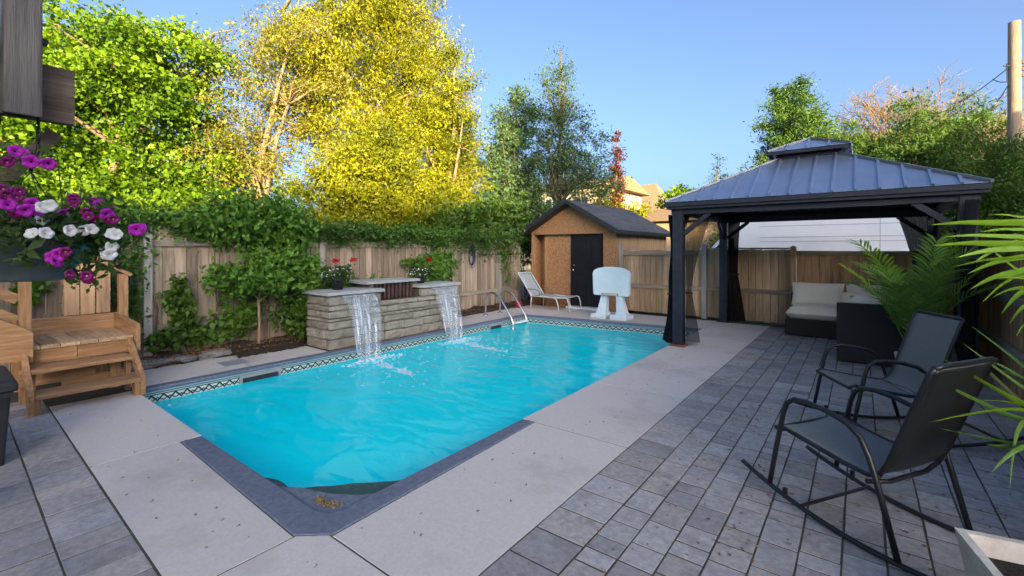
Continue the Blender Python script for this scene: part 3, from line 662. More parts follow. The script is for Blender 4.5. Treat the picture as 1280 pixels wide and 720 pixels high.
panel_fence('wooden_fence', 'tan board fence panel behind the tied back gazebo curtain', -2.6485, -1.0915, 10.49, 1.50, 'fence_tan', [(.60,.69)], cap=True)
f3 = panel_fence('wooden_fence', 'brown board fence panel behind the wicker sofa', -.9885, 1.258, 10.51, 1.47, 'fence_brown', [(1.39,1.475)], w=.125)
for x, zt, yy, mm, lb in ((-4.63,1.62,10.45,'post_grey','grey square fence post at the shed corner'),(-2.70,1.60,10.46,'post_grey','tall pale fence post between the gazebo posts'),(-1.04,1.55,10.46,'fence_brown','brown fence post beside the sofa back')):
    tag(MB().cbox(x-.05, x+.05, yy-.05, yy+.05, 0, zt, .008).add([(x-.06,yy-.06,zt+.001),(x+.06,yy-.06,zt+.001),(x+.06,yy+.06,zt+.001),(x-.06,yy+.06,zt+.001),(x,yy,zt+.03)],[(3,2,1,0),(0,1,4),(1,2,4),(2,3,4),(3,0,4)]).build('fence_post', M[mm]), lb, 'post')
rf = thing('wooden_fence', 'dark brown board fence running behind the rocking chairs', 'fence', (1.27, 6, 0)); y = 2.6
while y < 10.4:
    wd = rnd.uniform(.13,.145); MB().box(1.262, 1.284, y+.003, y+wd-.003, .02, 1.66+rnd.uniform(-.006,.006)).build('board', M['fence_brown'], rf); y += wd
for z0 in (.42,.95,1.5): MB().cbox(1.21, 1.2595, 2.6, 10.4, z0, z0+.085).build('rail', M['rail_y'], rf)
for y in (4.2,6.4,8.6): MB().cbox(1.286, 1.376, y-.045, y+.045, 0, 1.68).build('post', M['fence_brown'], rf)

# ------------------------------------------------------------------ unseen rise and buildings added to shade yard and trees; visible far houses
def building(name, label, x0, x1, y0, y1, h, roof_h, wall, roof, axis='x', wins=(), parent_cat='house', over=.35, hip=0.0, z0=-.1):
    t = thing(name, label, parent_cat, ((x0+x1)/2, (y0+y1)/2, 0))
    MB().box(x0, x1, y0, y1, z0, h).build('wall', M[wall], t)
    o = over; r = MB(); a0, a1, b0, b1 = x0-o, x1+o, y0-o, y1+o; hz = h+.001
    if axis == 'x':
        ym = (b0+b1)/2; i = hip*(b1-b0)/2; v = [(a0,b0,hz),(a1,b0,hz),(a1,b1,hz),(a0,b1,hz),(a0+i,ym,h+roof_h),(a1-i,ym,h+roof_h)]
        r.add(v, [(3,2,1,0),(0,1,5,4),(2,3,4,5),(1,2,5),(3,0,4)])
    else:
        xm = (a0+a1)/2; i = hip*(a1-a0)/2; v = [(a0,b0,hz),(a1,b0,hz),(a1,b1,hz),(a0,b1,hz),(xm,b0+i,h+roof_h),(xm,b1-i,h+roof_h)]
        r.add(v, [(3,2,1,0),(1,2,5,4),(3,0,4,5),(0,1,4),(2,3,5)])
    r.build('roof', M[roof], t)
    for side, a, b_, c, d in wins:      # side, along0, along1, z0, z1
        f = MB(); p = MB(); e = .06
        def bx(mb, a, b_, c, d, d0, d1):
            if side == 'S': mb.box(a, b_, y0-d1, y0-d0, c, d)
            elif side == 'N': mb.box(a, b_, y1+d0, y1+d1, c, d)
            elif side == 'W': mb.box(x0-d1, x0-d0, a, b_, c, d)
            else: mb.box(x1+d0, x1+d1, a, b_, c, d)
        bx(f, a-e, b_+e, d, d+e, .003, .05); bx(f, a-e, b_+e, c-e, c, .003, .07); bx(f, a-e, a, c, d, .003, .05); bx(f, b_, b_+e, c, d, .003, .05); bx(f, (a+b_)/2-.02, (a+b_)/2+.02, c, d, .012, .045)
        w_ = f.build('window', M['white'], t); bx(p, a, b_, c, d, .003, .010); p.build('pane', M['glassdark'], w_)
    return t
# unseen rise added to keep sun off the yard; block added to shade aspens
def sn(s_, n_): return (TO_SUN.x*s_ - TO_SUN.y*n_, TO_SUN.y*s_ + TO_SUN.x*n_)
def sun_blocker_pt(u, v):
    n_ = -260+520*u; s_ = 85+90*v; h = 24.7*math.exp(-((v-.5)/.24)**4)*(1+.012*math.sin(n_*.21)+.010*math.sin(n_*.53+1))
    x, y = sn(s_, n_); return (x, y, -.2+h)
tag(MB().grid(sun_blocker_pt, 130, 20).build('sun_blocker_hill', M['grass'], smooth=True), kind='structure')
tx, ty = sn(44, 6.9)
building('sun_blocker_tower', 'unseen beige block added to shade the aspens', tx-2.0, tx+2.0, ty-2.0, ty+2.0, 14.9, 1.3, 'siding', 'roofdark', 'y', [('W',ty+q_,ty+q_+.9,z,z+1.2) for q_ in (-1.5,.5) for z in (1,4,7,10,13)], parent_cat='building')
building('sun_blocker_house', 'unseen beige house added to shade the cedars', 12.5, 20, 11, 22, 6.5, 1.8, 'siding', 'roofdark', 'y', [('W',a,a+1.2,z,z+1.2) for a in (12.5,16,19) for z in (1,4)])  # house added out of view, puts the cedars in shade
building('far_house', 'cream house with shallow tan roof partly hidden by the tall aspens', -22, -14.2, 28.5, 36, 5.9, 1.1, 'stucco', 'rooftan', 'x', [('S',a,a+1.1,z,z+1.2) for a in (-21,-18.6,-16.2) for z in (1.6,4.0)] + [('E',30,31.2,4,5.2)], over=.6)
building('far_house', 'cream house with steep brown hipped roof beyond the shed', -19, -13.4, 38.5, 46, 4.2, 3.5, 'stucco', 'rooftan', 'x', [('S',-17.5,-16.4,2.2,3.6),('S',-15.2,-14.3,2.2,3.6)], over=.5, hip=.55)
building('timber_garage', 'small tan timber outbuilding beyond the shed roof', -8.2, -4.6, 20.2, 24, 2.75, .7, 'fence_tan', 'rooftan', 'x', [])
building('far_house', 'orange brick house glimpsed through the cedars', -1, 9, 37, 45, 7.6, 2.2, 'brick', 'rooftan', 'x', [('S',a,a+1.2,z,z+1.4) for a in (0,3,6) for z in (1.5,4.6)])
building('far_house', 'orange brick house behind the utility pole', 11, 22, 36, 45, 7.2, 2.4, 'brick', 'rooftan', 'x', [('S',a,a+1.2,z,z+1.4) for a in (12,15,18) for z in (1.5,4.6)])

# ------------------------------------------------------------------ stone water feature
wf = thing('water_feature', 'stacked stone wall with two spillways at the pool edge', 'water feature', (-6.56, 5.05, 0))
FXW = -6.235; WX0 = -6.87; Y0, Y1 = 3.70, 6.42
rows = [(.0,.155),(.155,.295),(.295,.415),(.415,.465),(.465,.575),(.575,.66)]; TOP = .80
def course(xa, xb, ya, yb, z0, z1, horiz, seed):
    rr = random.Random(seed); p = ya if horiz == 'y' else xa; e = yb if horiz == 'y' else xb
    while p < e-.01:
        l = rr.uniform(.28,.62); 
        if e-(p+l) < .16: l = e-p
        dp = rr.uniform(0,.016); g2 = .0025
        if horiz == 'y': m = rough_block(MB(), xa, xb+dp, p+g2, p+l-g2, z0+g2, z1-g2, rr.randrange(10**6), .0042, .008, 4)
        else: m = rough_block(MB(), p+g2, p+l-g2, ya-dp, yb, z0+g2, z1-g2, rr.randrange(10**6), .0042, .008, 4)
        m.build('stone', M['stone'], wf); p += l
MB().box(WX0+.10, FXW-.09, Y0+.10, Y1-.05, .0, .64).build('core', M['sand'], wf)
MB().box(WX0+.10, FXW-.09, Y0+.10, 4.60, .64, .79).build('core', M['sand'], wf); MB().box(WX0+.10, FXW-.09, 5.53, Y1-.05, .64, .79).build('core', M['sand'], wf)
for i, (z0, z1) in enumerate(rows):
    course(FXW-.10, FXW, Y0, Y1, z0, z1, 'y', 500+i); course(WX0, FXW-.103, Y0, Y0+.10, z0, z1, 'x', 520+i)
for z0, z1, k in ((.66,.80,0),):
    course(FXW-.10, FXW, Y0, 4.62, z0, z1, 'y', 540+k); course(FXW-.10, FXW, 5.50, Y1, z0, z1, 'y', 550+k); course(WX0, FXW-.103, Y0, Y0+.10, z0, z1, 'x', 560+k)
    course(WX0+.05, FXW-.103, 4.53, 4.62, z0, z1, 'x', 570+k)
def capst(x0, x1, y0, y1, z0, z1, seed): rough_block(MB(), x0, x1, y0, y1, z0, z1, seed, .004, .008, 5).build('cap_stone', M['cap'], wf)
capst(WX0-.05, FXW+.055, Y0-.06, 4.67, .805, .872, 1); capst(-6.83, FXW+.055, 5.47, Y1+.05, .805, .872, 2); capst(-6.92, -6.33, 4.42, 5.56, .925, .985, 3)
MB().box(-6.85,-6.45,4.55,4.63,.875,.925).build('cap_support', M['stone'], wf); MB().box(-6.85,-6.45,5.47,5.53,.875,.925).build('cap_support', M['stone'], wf)
MB().box(-6.60,-6.585,4.63,5.50,.655,.925).build('vent_back', M['trim_dark'], wf)
y = 4.66
while y < 5.47: MB().box(-6.47,-6.43,y,y+.042,.662,.924).build('slat', M['slat'], wf); y += .082
for y0, y1 in ((3.90,4.46),(5.70,6.28)):
    MB().box(FXW-.02, FXW+.045, y0-.01, y1+.01, .775, .80).build('spillway_lip', M['lid'], wf)
def fall(y0, y1, yo, lb, seed):
    t = thing('waterfall', lb, 'waterfall', (FXW+.06, (y0+y1)/2, WZ), group='water sheets falling from the stone wall')
    def fn(u, v):
        z = .788 - (.788-WZ)*u; x = FXW+.046+.30*math.sqrt(max(0,u)); c = (y0+y1)/2; wv = (y1-y0)*(1-.28*u)
        return (x+.012*math.sin(v*19+u*5+seed)+.006*math.sin(v*47+u*9), c+(v-.5)*wv+yo*u, z)
    MB().grid(fn, 26, 40).build('water_sheet', M['fall'], t, smooth=True, solid=.006)
    for v in (0.0, 1.0, .3):
        pts = [fn(u/14, v) for u in range(15)]; MB().tube(pts, [.0042+.0016*math.sin(k*1.7+seed) for k in range(15)], 6).build('water_strand', M['fall'], t, smooth=True)
fall(3.90, 4.46, .0, 'sheet of water falling from the spillway under the geranium on the wider cap', 0)
fall(5.70, 6.28, .0, 'sheet of water falling from the spillway nearest the ladder', 3)
def splash(cx, cy, lb, seed):
    rr = random.Random(seed); mb = MB()
    for _ in range(230):
        d = abs(rr.gauss(0,1)); a = rr.gauss(.2,.55); r_ = .02+.20*d*rr.random()
        x = cx+r_*math.cos(a)*1.2; y = cy+rr.gauss(0,.17)*(1+.3*d)
        s = rr.uniform(.004,.015)*(1.2-.25*min(d,3)); mb.blob((x,y,WZ+.002+abs(rr.gauss(0,.012))), (s*1.5, s*1.5, s*.7), 6, 4)
    for k in range(60):        # drifting streak of bubbles
        f = k/60; x = cx+.2+f*1.0+rr.gauss(0,.05); y = cy-.05-f*.10+rr.gauss(0,.05); s = rr.uniform(.008,.022)
        mb.blob((x,y,WZ+.002), (s*2.4,s*1.6,s*.25), 6, 4)
    for _ in range(110):
        x = cx+rr.uniform(0,1.6); y = cy+rr.gauss(0,.5); s = rr.uniform(.004,.010); mb.blob((x,y,WZ+.002), (s*1.6,s*1.6,s*.5), 5, 4)
    tag(mb.build('splash_foam', M['foam'], smooth=True), lb, 'splash', kind='stuff')
splash(-5.87, 4.16, 'white foam where the geranium spillway meets the pool', 5); splash(-5.87, 5.98, 'white foam where the spillway by the ladder meets the pool', 6)

# ------------------------------------------------------------------ wooden steps and landing
ws = thing('wooden_steps', 'cedar steps with landing and sloping handrail beside the pool', 'steps', (-6.4, 1.0, 0))
SY0, SY1 = .60, 1.44
for x0, x1, z in ((-6.13,-5.86,.185),(-6.40,-6.11,.375)):
    MB().cbox(x0, x1, SY0+.045, SY1-.045, z-.038, z).build('tread', M['cedar_y'], ws)
for yy in (SY0, SY1-.042):
    MB().extr([(-5.87,yy,.0),(-5.87,yy,.19),(-6.38,yy,.555),(-6.44,yy,.50),(-5.97,yy,.13),(-5.97,yy,.0)], (0,.042,0)).build('stringer', M['cedar_x'], ws)
    MB().cbox(-5.995,-5.905, yy-.043 if yy > 1 else yy+.043, (yy-.001) if yy > 1 else yy+.087, 0,.145).build('leg', M['cedar_z'], ws)
    MB().cbox(-6.30,-6.215, yy-.043 if yy > 1 else yy+.043, (yy-.001) if yy > 1 else yy+.087, 0,.335).build('leg', M['cedar_z'], ws)
n6 = 6; bw = (SY1-SY0+.02)/n6
for i in range(n6): MB().cbox(-7.20, -6.36, SY0-.01+i*bw+.003, SY0-.01+(i+1)*bw-.003, .525, .562).build('landing_board', M['tread'], ws)
MB().cbox(-6.42,-6.385, SY0, SY0+.40, .385, .523).build('front_board', M['cedar_y'], ws); MB().cbox(-6.42,-6.385, SY0+.405, SY1, .385, .523).build('front_board', M['cedar_y'], ws)
MB().cbox(-6.47,-6.435, SY0, SY0+.55, .16, .33).build('front_board', M['cedar_y'], ws); MB().cbox(-6.50,-6.472, SY0+.3, SY1, .03, .18).build('front_board', M['cedar_y'], ws)
MB().cbox(-7.205,-7.165, SY0, SY1+.01, .5635, .74).build('back_board', M['cedar_y'], ws)
MB().extr([(-7.205,SY1+.013,.40),(-6.27,SY1+.013,.40),(-6.27,SY1+.013,.66),(-6.30,SY1+.013,.69),(-7.205,SY1+.013,.74)], (0,.038,0)).build('side_board', M['cedar_x'], ws)
for x in (-7.1,-6.5): 
    for y in (SY0+.05, SY1-.12): MB().cbox(x-.044,x+.044,y-.044,y+.044,0,.524).build('leg', M['cedar_z'], ws)
# posts, sloping rails and stringer of the flight that comes down from the house side
MB().cbox(-7.25,-7.165, SY1+.055, SY1+.145, .35, 1.20).build('post', M['cedar_z'], ws)
MB().bar((-7.205, SY1+.17, 1.185), (-7.205, -1.2, 3.0), .14, .038).build('handrail', M['cedar_y'], ws)
yb = SY1-.02
while yb > 1.05:
    zt = 1.185+(SY1+.17-yb)*(1.815/2.81)-.06; MB().box(-7.185,-7.165,yb-.13,yb-.004, .75, zt).build('rail_board', M['fence_brown'], ws); yb -= .137
MB().cbox(-6.44,-6.355, SY0-.01, SY0+.075, .5635, 1.24).build('post', M['cedar_z'], ws)
MB().bar((-6.395, SY0-.012, 1.02), (-6.395, -1.2, 2.18), .04, .09).build('handrail', M['cedar_y'], ws)
MB().bar((-6.395, SY0-.012, .83), (-6.395, -1.2, 1.99), .04, .07).build('mid_rail', M['cedar_y'], ws)
MB().extr([(-6.35,.68,.42),(-6.35,.68,.70),(-6.35,.64,.74),(-6.35,-1.0,1.80),(-6.35,-1.0,1.30),(-6.35,.40,.46)], (.042,0,0)).build('stringer', M['cedar_y'], ws)
for i in range(6): MB().cbox(-7.16,-6.45, SY0-.29-.27*i, SY0-.012-.27*i, .70+.175*i, .738+.175*i).build('tread', M['tread'], ws)

# dark deck box and cement block at the left edge
db = thing('deck_box', 'black plastic deck box with overhanging lid on the pavers', 'box', (-4.95, .0, 0))
MB().extr([(-5.25,.37,.0),(-4.72,.37,.0),(-4.66,.40,.52),(-5.3,.40,.52)], (0,-.7,0)).build('body', M['bin'], db, bevel=.012, seg=2)
MB().cbox(-5.33,-4.63,-.42,.43,.522,.60,.02).build('lid', M['bin'], db, bevel=.012, seg=2); MB().cbox(-5.31,-4.65,-.40,.41,.485,.519,.004).build('rim', M['bin'], db)
pb = thing('cement_trough', 'small pale cement trough beside the black deck box', 'planter', (-3.75,.1,0))
MB().lathe([(.10,0),(.15,.30),(.165,.30),(.165,.345),(.145,.345),(.13,.28)], (-3.86,.03,0), 4).build('trough_body', M['planter'], pb); MB().lathe([(.001,.27),(.13,.27)], (-3.86,.03,0), 4).build('soil', M['soil'], pb)

# ------------------------------------------------------------------ pergola corner, hanging basket
pg = thing('pergola', 'weathered timber pergola corner with cut rafter ends', 'pergola', (-2.6,-.6,0))
MB().cbox(-2.545,-2.50,-3.2,.385,2.0,2.215,.004).build('beam', M['beam_y'], pg)
MB().cbox(-2.70,-2.655,-3.2,.20,1.99,2.215,.004).build('beam', M['beam_y'], pg)
MB().extr([(-2.497,.185,2.01),(-2.395,.185,1.985),(-2.395,.185,3.2),(-2.497,.185,3.2)], (0,.098,0)).build('rafter_end', M['beam_z'], pg, bevel=.006, seg=2)
MB().cbox(-2.654,-2.546,-.02,.09,0,1.995,.004).build('post', M['beam_z'], pg)
MB().bar((-2.60,.09,1.60),(-2.60,.34,1.97),.07,.05).build('brace', M['beam_y'], pg)
for k in range(3): MB().cbox(-3.4,2.0,-.55-.6*k,-.51-.6*k,2.217,2.36,.004).build('rafter', M['beam_y'], pg)
MB().cbox(-3.2,-2.30,.02,.06,2.217,2.40,.004).build('rafter', M['beam_y'], pg)
MB().tube([(-2.52,.30,2.30),(-2.49,.30,2.30)],.012,8).build('bolt', M['iron'], pg)
BX, BY, BZ = -2.46, .26, 1.385
hb = thing('hanging_basket', 'slate blue hanging basket of magenta and white petunias', 'hanging basket', (BX,BY,BZ))
MB().lathe([(.0,0),(.095,0),(.105,.01),(.165,.13),(.182,.135),(.185,.155),(.172,.157),(.150,.12),(.0,.12)], (BX,BY,BZ), 36).build('bowl', M['pot_grey'], hb, smooth=True)
MB().tube([(BX-.01,BY+.02,2.0),(BX-.01,BY+.02,1.97)],.005,6).tube([(BX-.01+.032*math.cos(a*math.pi/8), BY+.02, 1.935+.032*math.sin(a*math.pi/8)) for a in range(17)],.0035,6).tube([(BX-.01,BY+.02,1.90),(BX-.02,BY+.02,1.87),(BX,BY,1.82),(BX,BY,1.79)],.006,6).build('hook', M['iron'], hb, smooth=True)
for a in (10,130,250): MB().tube([(BX,BY,1.79),(BX+.178*math.cos(R(a)),BY+.178*math.sin(R(a)),BZ+.15)],.0018,5).build('hanger_wire', M['iron'], hb)
gg = np.random.default_rng(3); n_ = 2600
th = gg.uniform(0,2*np.pi,n_); rr_ = np.sqrt(gg.uniform(0,1,n_))*.26; P = np.stack([BX+rr_*np.cos(th), BY+rr_*np.sin(th), BZ+.17+gg.uniform(-.02,.10,n_)*(1-.5*rr_/.26)-np.maximum(0,rr_-.19)*gg.uniform(0,2.2,n_)],1)
arr_mesh('foliage', leafquads(P, .036,.017, 4), 4, M['lf_dark'], hb, 'stuff')
def petunia_mesh(name, rad, mat, eye, lobes=5, seed=0):
    mb = MB(); n = lobes*6; rings = [(.0,-.018),(.16,-.012),(.5,.0),(.85,.004),(1.0,-.002)]
    def fn(u, v):
        i = v*(len(rings)-1); k = min(int(i),len(rings)-2); f = i-k; r = rings[k][0]*(1-f)+rings[k+1][0]*f; z = rings[k][1]*(1-f)+rings[k+1][1]*f
        a = 2*math.pi*u; rr = r*rad*(1-(.13*(1-abs(math.cos(lobes*a/2)))*r)); return (rr*math.cos(a), rr*math.sin(a), z*rad/.03+.0022*math.sin(a*lobes+seed)*r*rad/.03)
    mb.grid(fn, n, 4); me = bpy.data.meshes.new(name); me.from_pydata(mb.v, [], mb.f); me.materials.append(mat); me.materials.append(eye); me.polygons.foreach_set('use_smooth',[True]*len(me.polygons))
    for i, p in enumerate(me.polygons):
        if i % 4 == 0: p.material_index = 1
    return me
PM = [petunia_mesh('petunia', .023, M['pet_magenta'], M['flower_eye'], seed=1), petunia_mesh('petunia', .021, M['pet_white'], M['flower_eye_w'], seed=2), petunia_mesh('petunia', .018, M['pet_plum'], M['flower_eye_w'], seed=3)]
flw = [(20,188,0),(28,192,0),(38,202,0),(12,200,2),(3,236,2),(8,244,2),(20,240,0),(40,255,0),(48,262,0),(28,266,2),(20,268,2),(22,246,2),(80,264,0),(92,248,2),(120,252,0),(126,256,0),(110,270,2),(103,272,2),(134,268,0),(138,276,2),(116,272,0),(142,274,2),(126,268,2),(50,290,1),(58,291,1),(95,294,1),(105,288,1),(115,286,1),(110,299,1),(138,291,1),(140,308,1),(132,312,1),(138,318,1),(45,276,1),(53,275,1),(62,257,1),(66,322,0),(74,318,0),(82,315,2),(165,286,2),(170,287,0),(176,286,0),(88,343,2),(108,345,2),(110,350,2),(60,205,0),(10,255,0),(-8,230,0),(-14,262,1)]
flw += [(px+rnd.uniform(-14,14), py+rnd.uniform(-9,9), k) for px, py, k in flw[3:38:2]]
for i, (px, py, k) in enumerate(flw):
    d = 1.7+.10*math.sin(i*2.3)-.05-(.08 if 60 < py < 300 and 0 < px < 98 else 0); p = atd(px, py, d)
    if px < 100 and py > 300: p = atd(px, py, 1.51)
    o = bpy.data.objects.new('flower', PM[k]); col.objects.link(o); o.parent = hb; o.location = p-Vector((BX,BY,BZ))
    nrm = (Vector((0,0,EYE))-p).normalized()+Vector((rnd.gauss(0,.35), rnd.gauss(0,.35), rnd.gauss(.1,.3))); o.rotation_euler = nrm.to_track_quat('Z','Y').to_euler()
st = MB(); 
for px, py, k in flw[38:46]+flw[14:20]+flw[27:33]:
    p = atd(px, py, 1.7); st.tube([(BX+.1,BY+.08,BZ+.15),((BX+.1+p.x)/2,(BY+.08+p.y)/2,max(p.z,BZ+.13)+.03),tuple(p)],.002,4)
st.build('trailing_stem', M['lf_dark'], hb)
cl = [atd(px+gg.normal()*10, py+gg.normal()*8, 1.72+gg.normal()*.05) for px, py, k in flw for _ in range(16)]
arr_mesh('foliage', leafquads(np.array([tuple(p) for p in cl]), .032,.016, 5), 4, M['lf_green'], hb, 'stuff')

# ------------------------------------------------------------------ flower pots on the wall, shrubs, vines
def geranium(loc, lb, seed, reds, s=1.0):
    t = thing('flower_pot', lb, 'flower pot', loc, group='potted geraniums on the stone wall'); x, y, z = loc
    MB().lathe([(0,0),(.075*s,0),(.095*s,.14*s),(.105*s,.14*s),(.105*s,.165*s),(.09*s,.165*s),(.085*s,.13*s),(0,.13*s)], loc, 20).build('pot', M['pot_black'], t, smooth=True)
    c, P = clump_points([(x,y,z+.24*s,.17*s,.24*s,.13*s)], 26, 26, .05, seed); arr_mesh('foliage', leafquads(P,.042,.030,seed), 4, M['lf_dark'], t, 'stuff')
    st = MB(); rr = random.Random(seed)
    for i in range(8): st.tube([(x,y,z+.13*s),(x+rr.gauss(0,.06),y+rr.gauss(0,.08),z+.25*s)],.004,5)
    for dy, dz in reds:
        st.tube([(x,y+dy*.3,z+.15*s),(x,y+dy,z+dz)],.004,5); C = np.array([(x+.02,y+dy,z+dz)])+np.random.default_rng(seed).normal(size=(70,3))*np.array([.018,.022,.016]); arr_mesh('flower', leafquads(C,.032,.026,seed+2), 4, M['pet_red'], t, 'stuff')
    st.build('stem', M['lf_green'], t)
    g = np.random.default_rng(seed+5)
    me = petunia_mesh('blossom', .013, M['pet_white'], M['flower_eye_w'])
    for i in range(34):
        o = bpy.data.objects.new('blossom', me); col.objects.link(o); o.parent = t; a, b_ = g.uniform(-2.6,.6), g.uniform(-.2,1.0)
        o.location = (.17*s*math.cos(b_)*math.cos(a)*1.05, .24*s*math.cos(b_)*math.sin(a)*1.05, .22*s+.14*s*math.sin(b_)); o.rotation_euler = (g.uniform(.2,1.3), 0, g.uniform(0,6.3))
geranium((-6.52,4.02,.873), 'black pot of red geranium and white blossom near the bed end', 31, [(-.05,.46),(.26,.47)], 1.0)
geranium((-6.52,5.72,.873), 'black pot of red geranium and white blossom beside the raised cap', 32, [(.18,.44)], .85)
sh = thing('standard_shrub', 'clipped round headed shrub on a thin bare stem in the bed', 'shrub', (-7.18,3.12,.08))
MB().tube([(-7.18,3.12,.05),(-7.17,3.13,.4),(-7.18,3.12,.75),(-7.17,3.14,1.1)],[.024,.021,.020,.014],8).tube([(-7.17,3.13,.72),(-7.1,3.45,1.0),(-7.0,3.7,1.1)],[.014,.01,.006],6).tube([(-7.17,3.13,.75),(-7.1,2.85,1.0),(-7.05,2.65,1.05)],[.014,.01,.006],6).build('stem', M['trunk_tan'], sh, smooth=True)
c, P = clump_points([(-7.12,3.0,1.05,.30,.55,.24),(-7.02,3.62,1.15,.34,.50,.34),(-7.05,3.35,1.28,.3,.5,.2),(-7.05,2.75,1.1,.25,.35,.2)], 150, 34, .075, 41); P = P[P[:,0] > FX+.06]
arr_mesh('foliage', leafquads(P,.075,.042,42), 4, M['lf_bright'], sh, 'stuff')
bush('leafy_shrub', 'dense dark shrub growing between the stone wall and the fence', (-7.1,3.75,.05), [(0,.0,.42,.26,.42,.40),(.06,.25,.75,.24,.40,.28),(.02,.55,.8,.25,.35,.25)], 110, 30, .07, .07,.042, 'lf_green', 43, xmin=FX+.06)
bush('leafy_shrub', 'bright green shrub behind the pot beside the raised cap', (-7.15,6.5,.05), [(0,-.1,1.10,.25,.50,.28),(.05,.35,1.15,.25,.35,.30),(0,.1,.6,.2,.35,.4)], 110, 30, .07, .07,.045, 'lf_bright', 44, xmin=FX+.06)
bush('leafy_shrub', 'low clump of creeping green foliage behind the raised cap', (-7.15,4.95,.05), [(.05,0,.80,.2,.5,.2)], 45, 24, .06, .06,.035, 'lf_bright', 45, xmin=FX+.06)
def vine(name, lb, parts, nper, L, W, mat, seed, cat='vine'):
    a0 = parts[0]; t = thing(name, lb, cat, (FX+.10, a0[0], .1)); mb = MB(); g = np.random.default_rng(seed); out = []
    for (y0, z0, y1, z1, sx, sy, sz, n) in parts:
        m = 40; f = g.uniform(0,1,n); cl = (np.floor(f*m)+g.uniform(0,1,n)*.6)/m
        P = np.stack([np.full(n,FX+.10), y0+(y1-y0)*cl, z0+(z1-z0)*cl],1); wob = np.stack([.4*np.sin(cl*37+seed), .5*np.sin(cl*23), np.sin(cl*17+seed)+.6*np.sin(cl*53)],1)*np.array([sx,sy,sz])*.6
        P = P+wob+g.normal(size=(n,3))*np.array([sx,sy,sz]); out.append(P)
        mb.tube([(FX+.075+.02*math.sin(k*2.1), y0+(y1-y0)*k/12+.02*math.sin(k*3), z0+(z1-z0)*k/12+.03*math.sin(k*1.7)) for k in range(13)], .007, 5)
    mb.tube([(FX+.07,a0[0],.08),(FX+.075,a0[0]+.05,.7),(FX+.08,a0[0],max(a0[1],.9))],[.014,.011,.007],6)
    mb.build('stem', M['stem'], t, smooth=True); P = np.concatenate(out)
    bad = (np.abs(P[:,0]-FX-.03) < .075) & (P[:,2] < 1.66); P[bad,0] = FX+.12+np.abs(g.normal(size=bad.sum()))*.04
    arr_mesh('foliage', leafquads(P, L, W, seed+1), 4, M[mat], t, 'stuff'); return t
vine('climbing_vine', 'thick green vine draped over the fence top behind the steps', [(-1.0,1.86,2.6,1.88,.14,.10,.085,5200),(1.15,1.75,1.42,.75,.05,.12,.12,900),(1.70,1.7,1.62,.5,.04,.09,.10,600),(2.2,1.8,2.8,1.72,.10,.10,.08,900)], 1, .07,.032, 'lf_vine', 51)
vine('climbing_vine', 'bushy light green vine bulging over the fence behind the standard shrub', [(2.6,1.95,3.9,1.98,.19,.12,.17,4200),(3.0,1.65,3.9,1.62,.10,.12,.10,1300),(2.3,1.92,2.9,1.95,.15,.1,.09,900)], 1, .08,.05, 'lf_bright', 52)
vine('climbing_vine', 'creeping vine matted along the lattice behind the stone wall', [(3.9,1.84,7.4,1.84,.13,.08,.075,5600),(4.2,1.70,7.5,1.68,.05,.10,.06,1500),(6.9,1.75,7.2,.9,.04,.12,.14,500)], 1, .06,.03, 'lf_vine', 53)
vine('climbing_vine', 'sparse trailing vine over the fence end by the shed', [(7.4,1.82,9.9,1.80,.14,.10,.09,3600),(7.6,1.6,9.8,1.45,.04,.2,.13,900),(9.2,1.7,9.5,.7,.04,.12,.15,400)], 1, .06,.026, 'lf_green', 54)
vine('ivy', 'dark ivy climbing up the lower boards from the bed', [(1.9,.28,2.9,.34,.05,.12,.08,620),(2.05,.85,2.35,.40,.03,.05,.08,360),(2.1,1.1,2.3,.75,.03,.04,.06,140),(2.7,.45,3.2,.55,.05,.10,.10,500)], 1, .075,.055, 'lf_green', 55, 'ivy')
vine('ivy', 'small ivy shoot on the fence behind the landing rail', [(.72,.95,.82,1.15,.04,.05,.07,170)], 1, .08,.06, 'lf_bright', 56, 'ivy')

# hose and rod on the fence
hs_ = thing('garden_hose', 'coiled dark garden hose hanging on the fence beside the shed', 'hose', (FX+.05,8.1,1.0))
MB().tube([(FX+.02,8.1,1.48),(FX+.11,8.1,1.48),(FX+.12,8.1,1.51)],.012,6).build('hook', M['iron'], hs_)
hm = MB()
for k in range(7): hm.tube([(FX+.07+.006*k, 8.1+(.075+.006*k)*math.sin(a*math.pi/10), 1.30+.012*k+(.17+.012*k)*math.cos(a*math.pi/10)) for a in range(21)],.010,6)
hm.build('coil', M['hose'], hs_, smooth=True); MB().tube([(FX+.125, 8.1+.10*math.sin(a*math.pi/10), 1.27+.20*math.cos(a*math.pi/10)) for a in range(3,19)],.008,6).build('band', M['hoseblue'], hs_, smooth=True)
rp = thing('skimmer_pole', 'long thin pole hung level along the fence by the hose', 'pole', (FX+.06,9.0,1.38)); MB().tube([(FX+.115,8.35,1.385),(FX+.115,9.98,1.385)],.011,8).build('shaft', M['hose'], rp)
for y in (8.6,9.6): MB().box(FX+.01,FX+.128,y-.008,y+.008,1.35,1.372).build('bracket', M['iron'], rp)

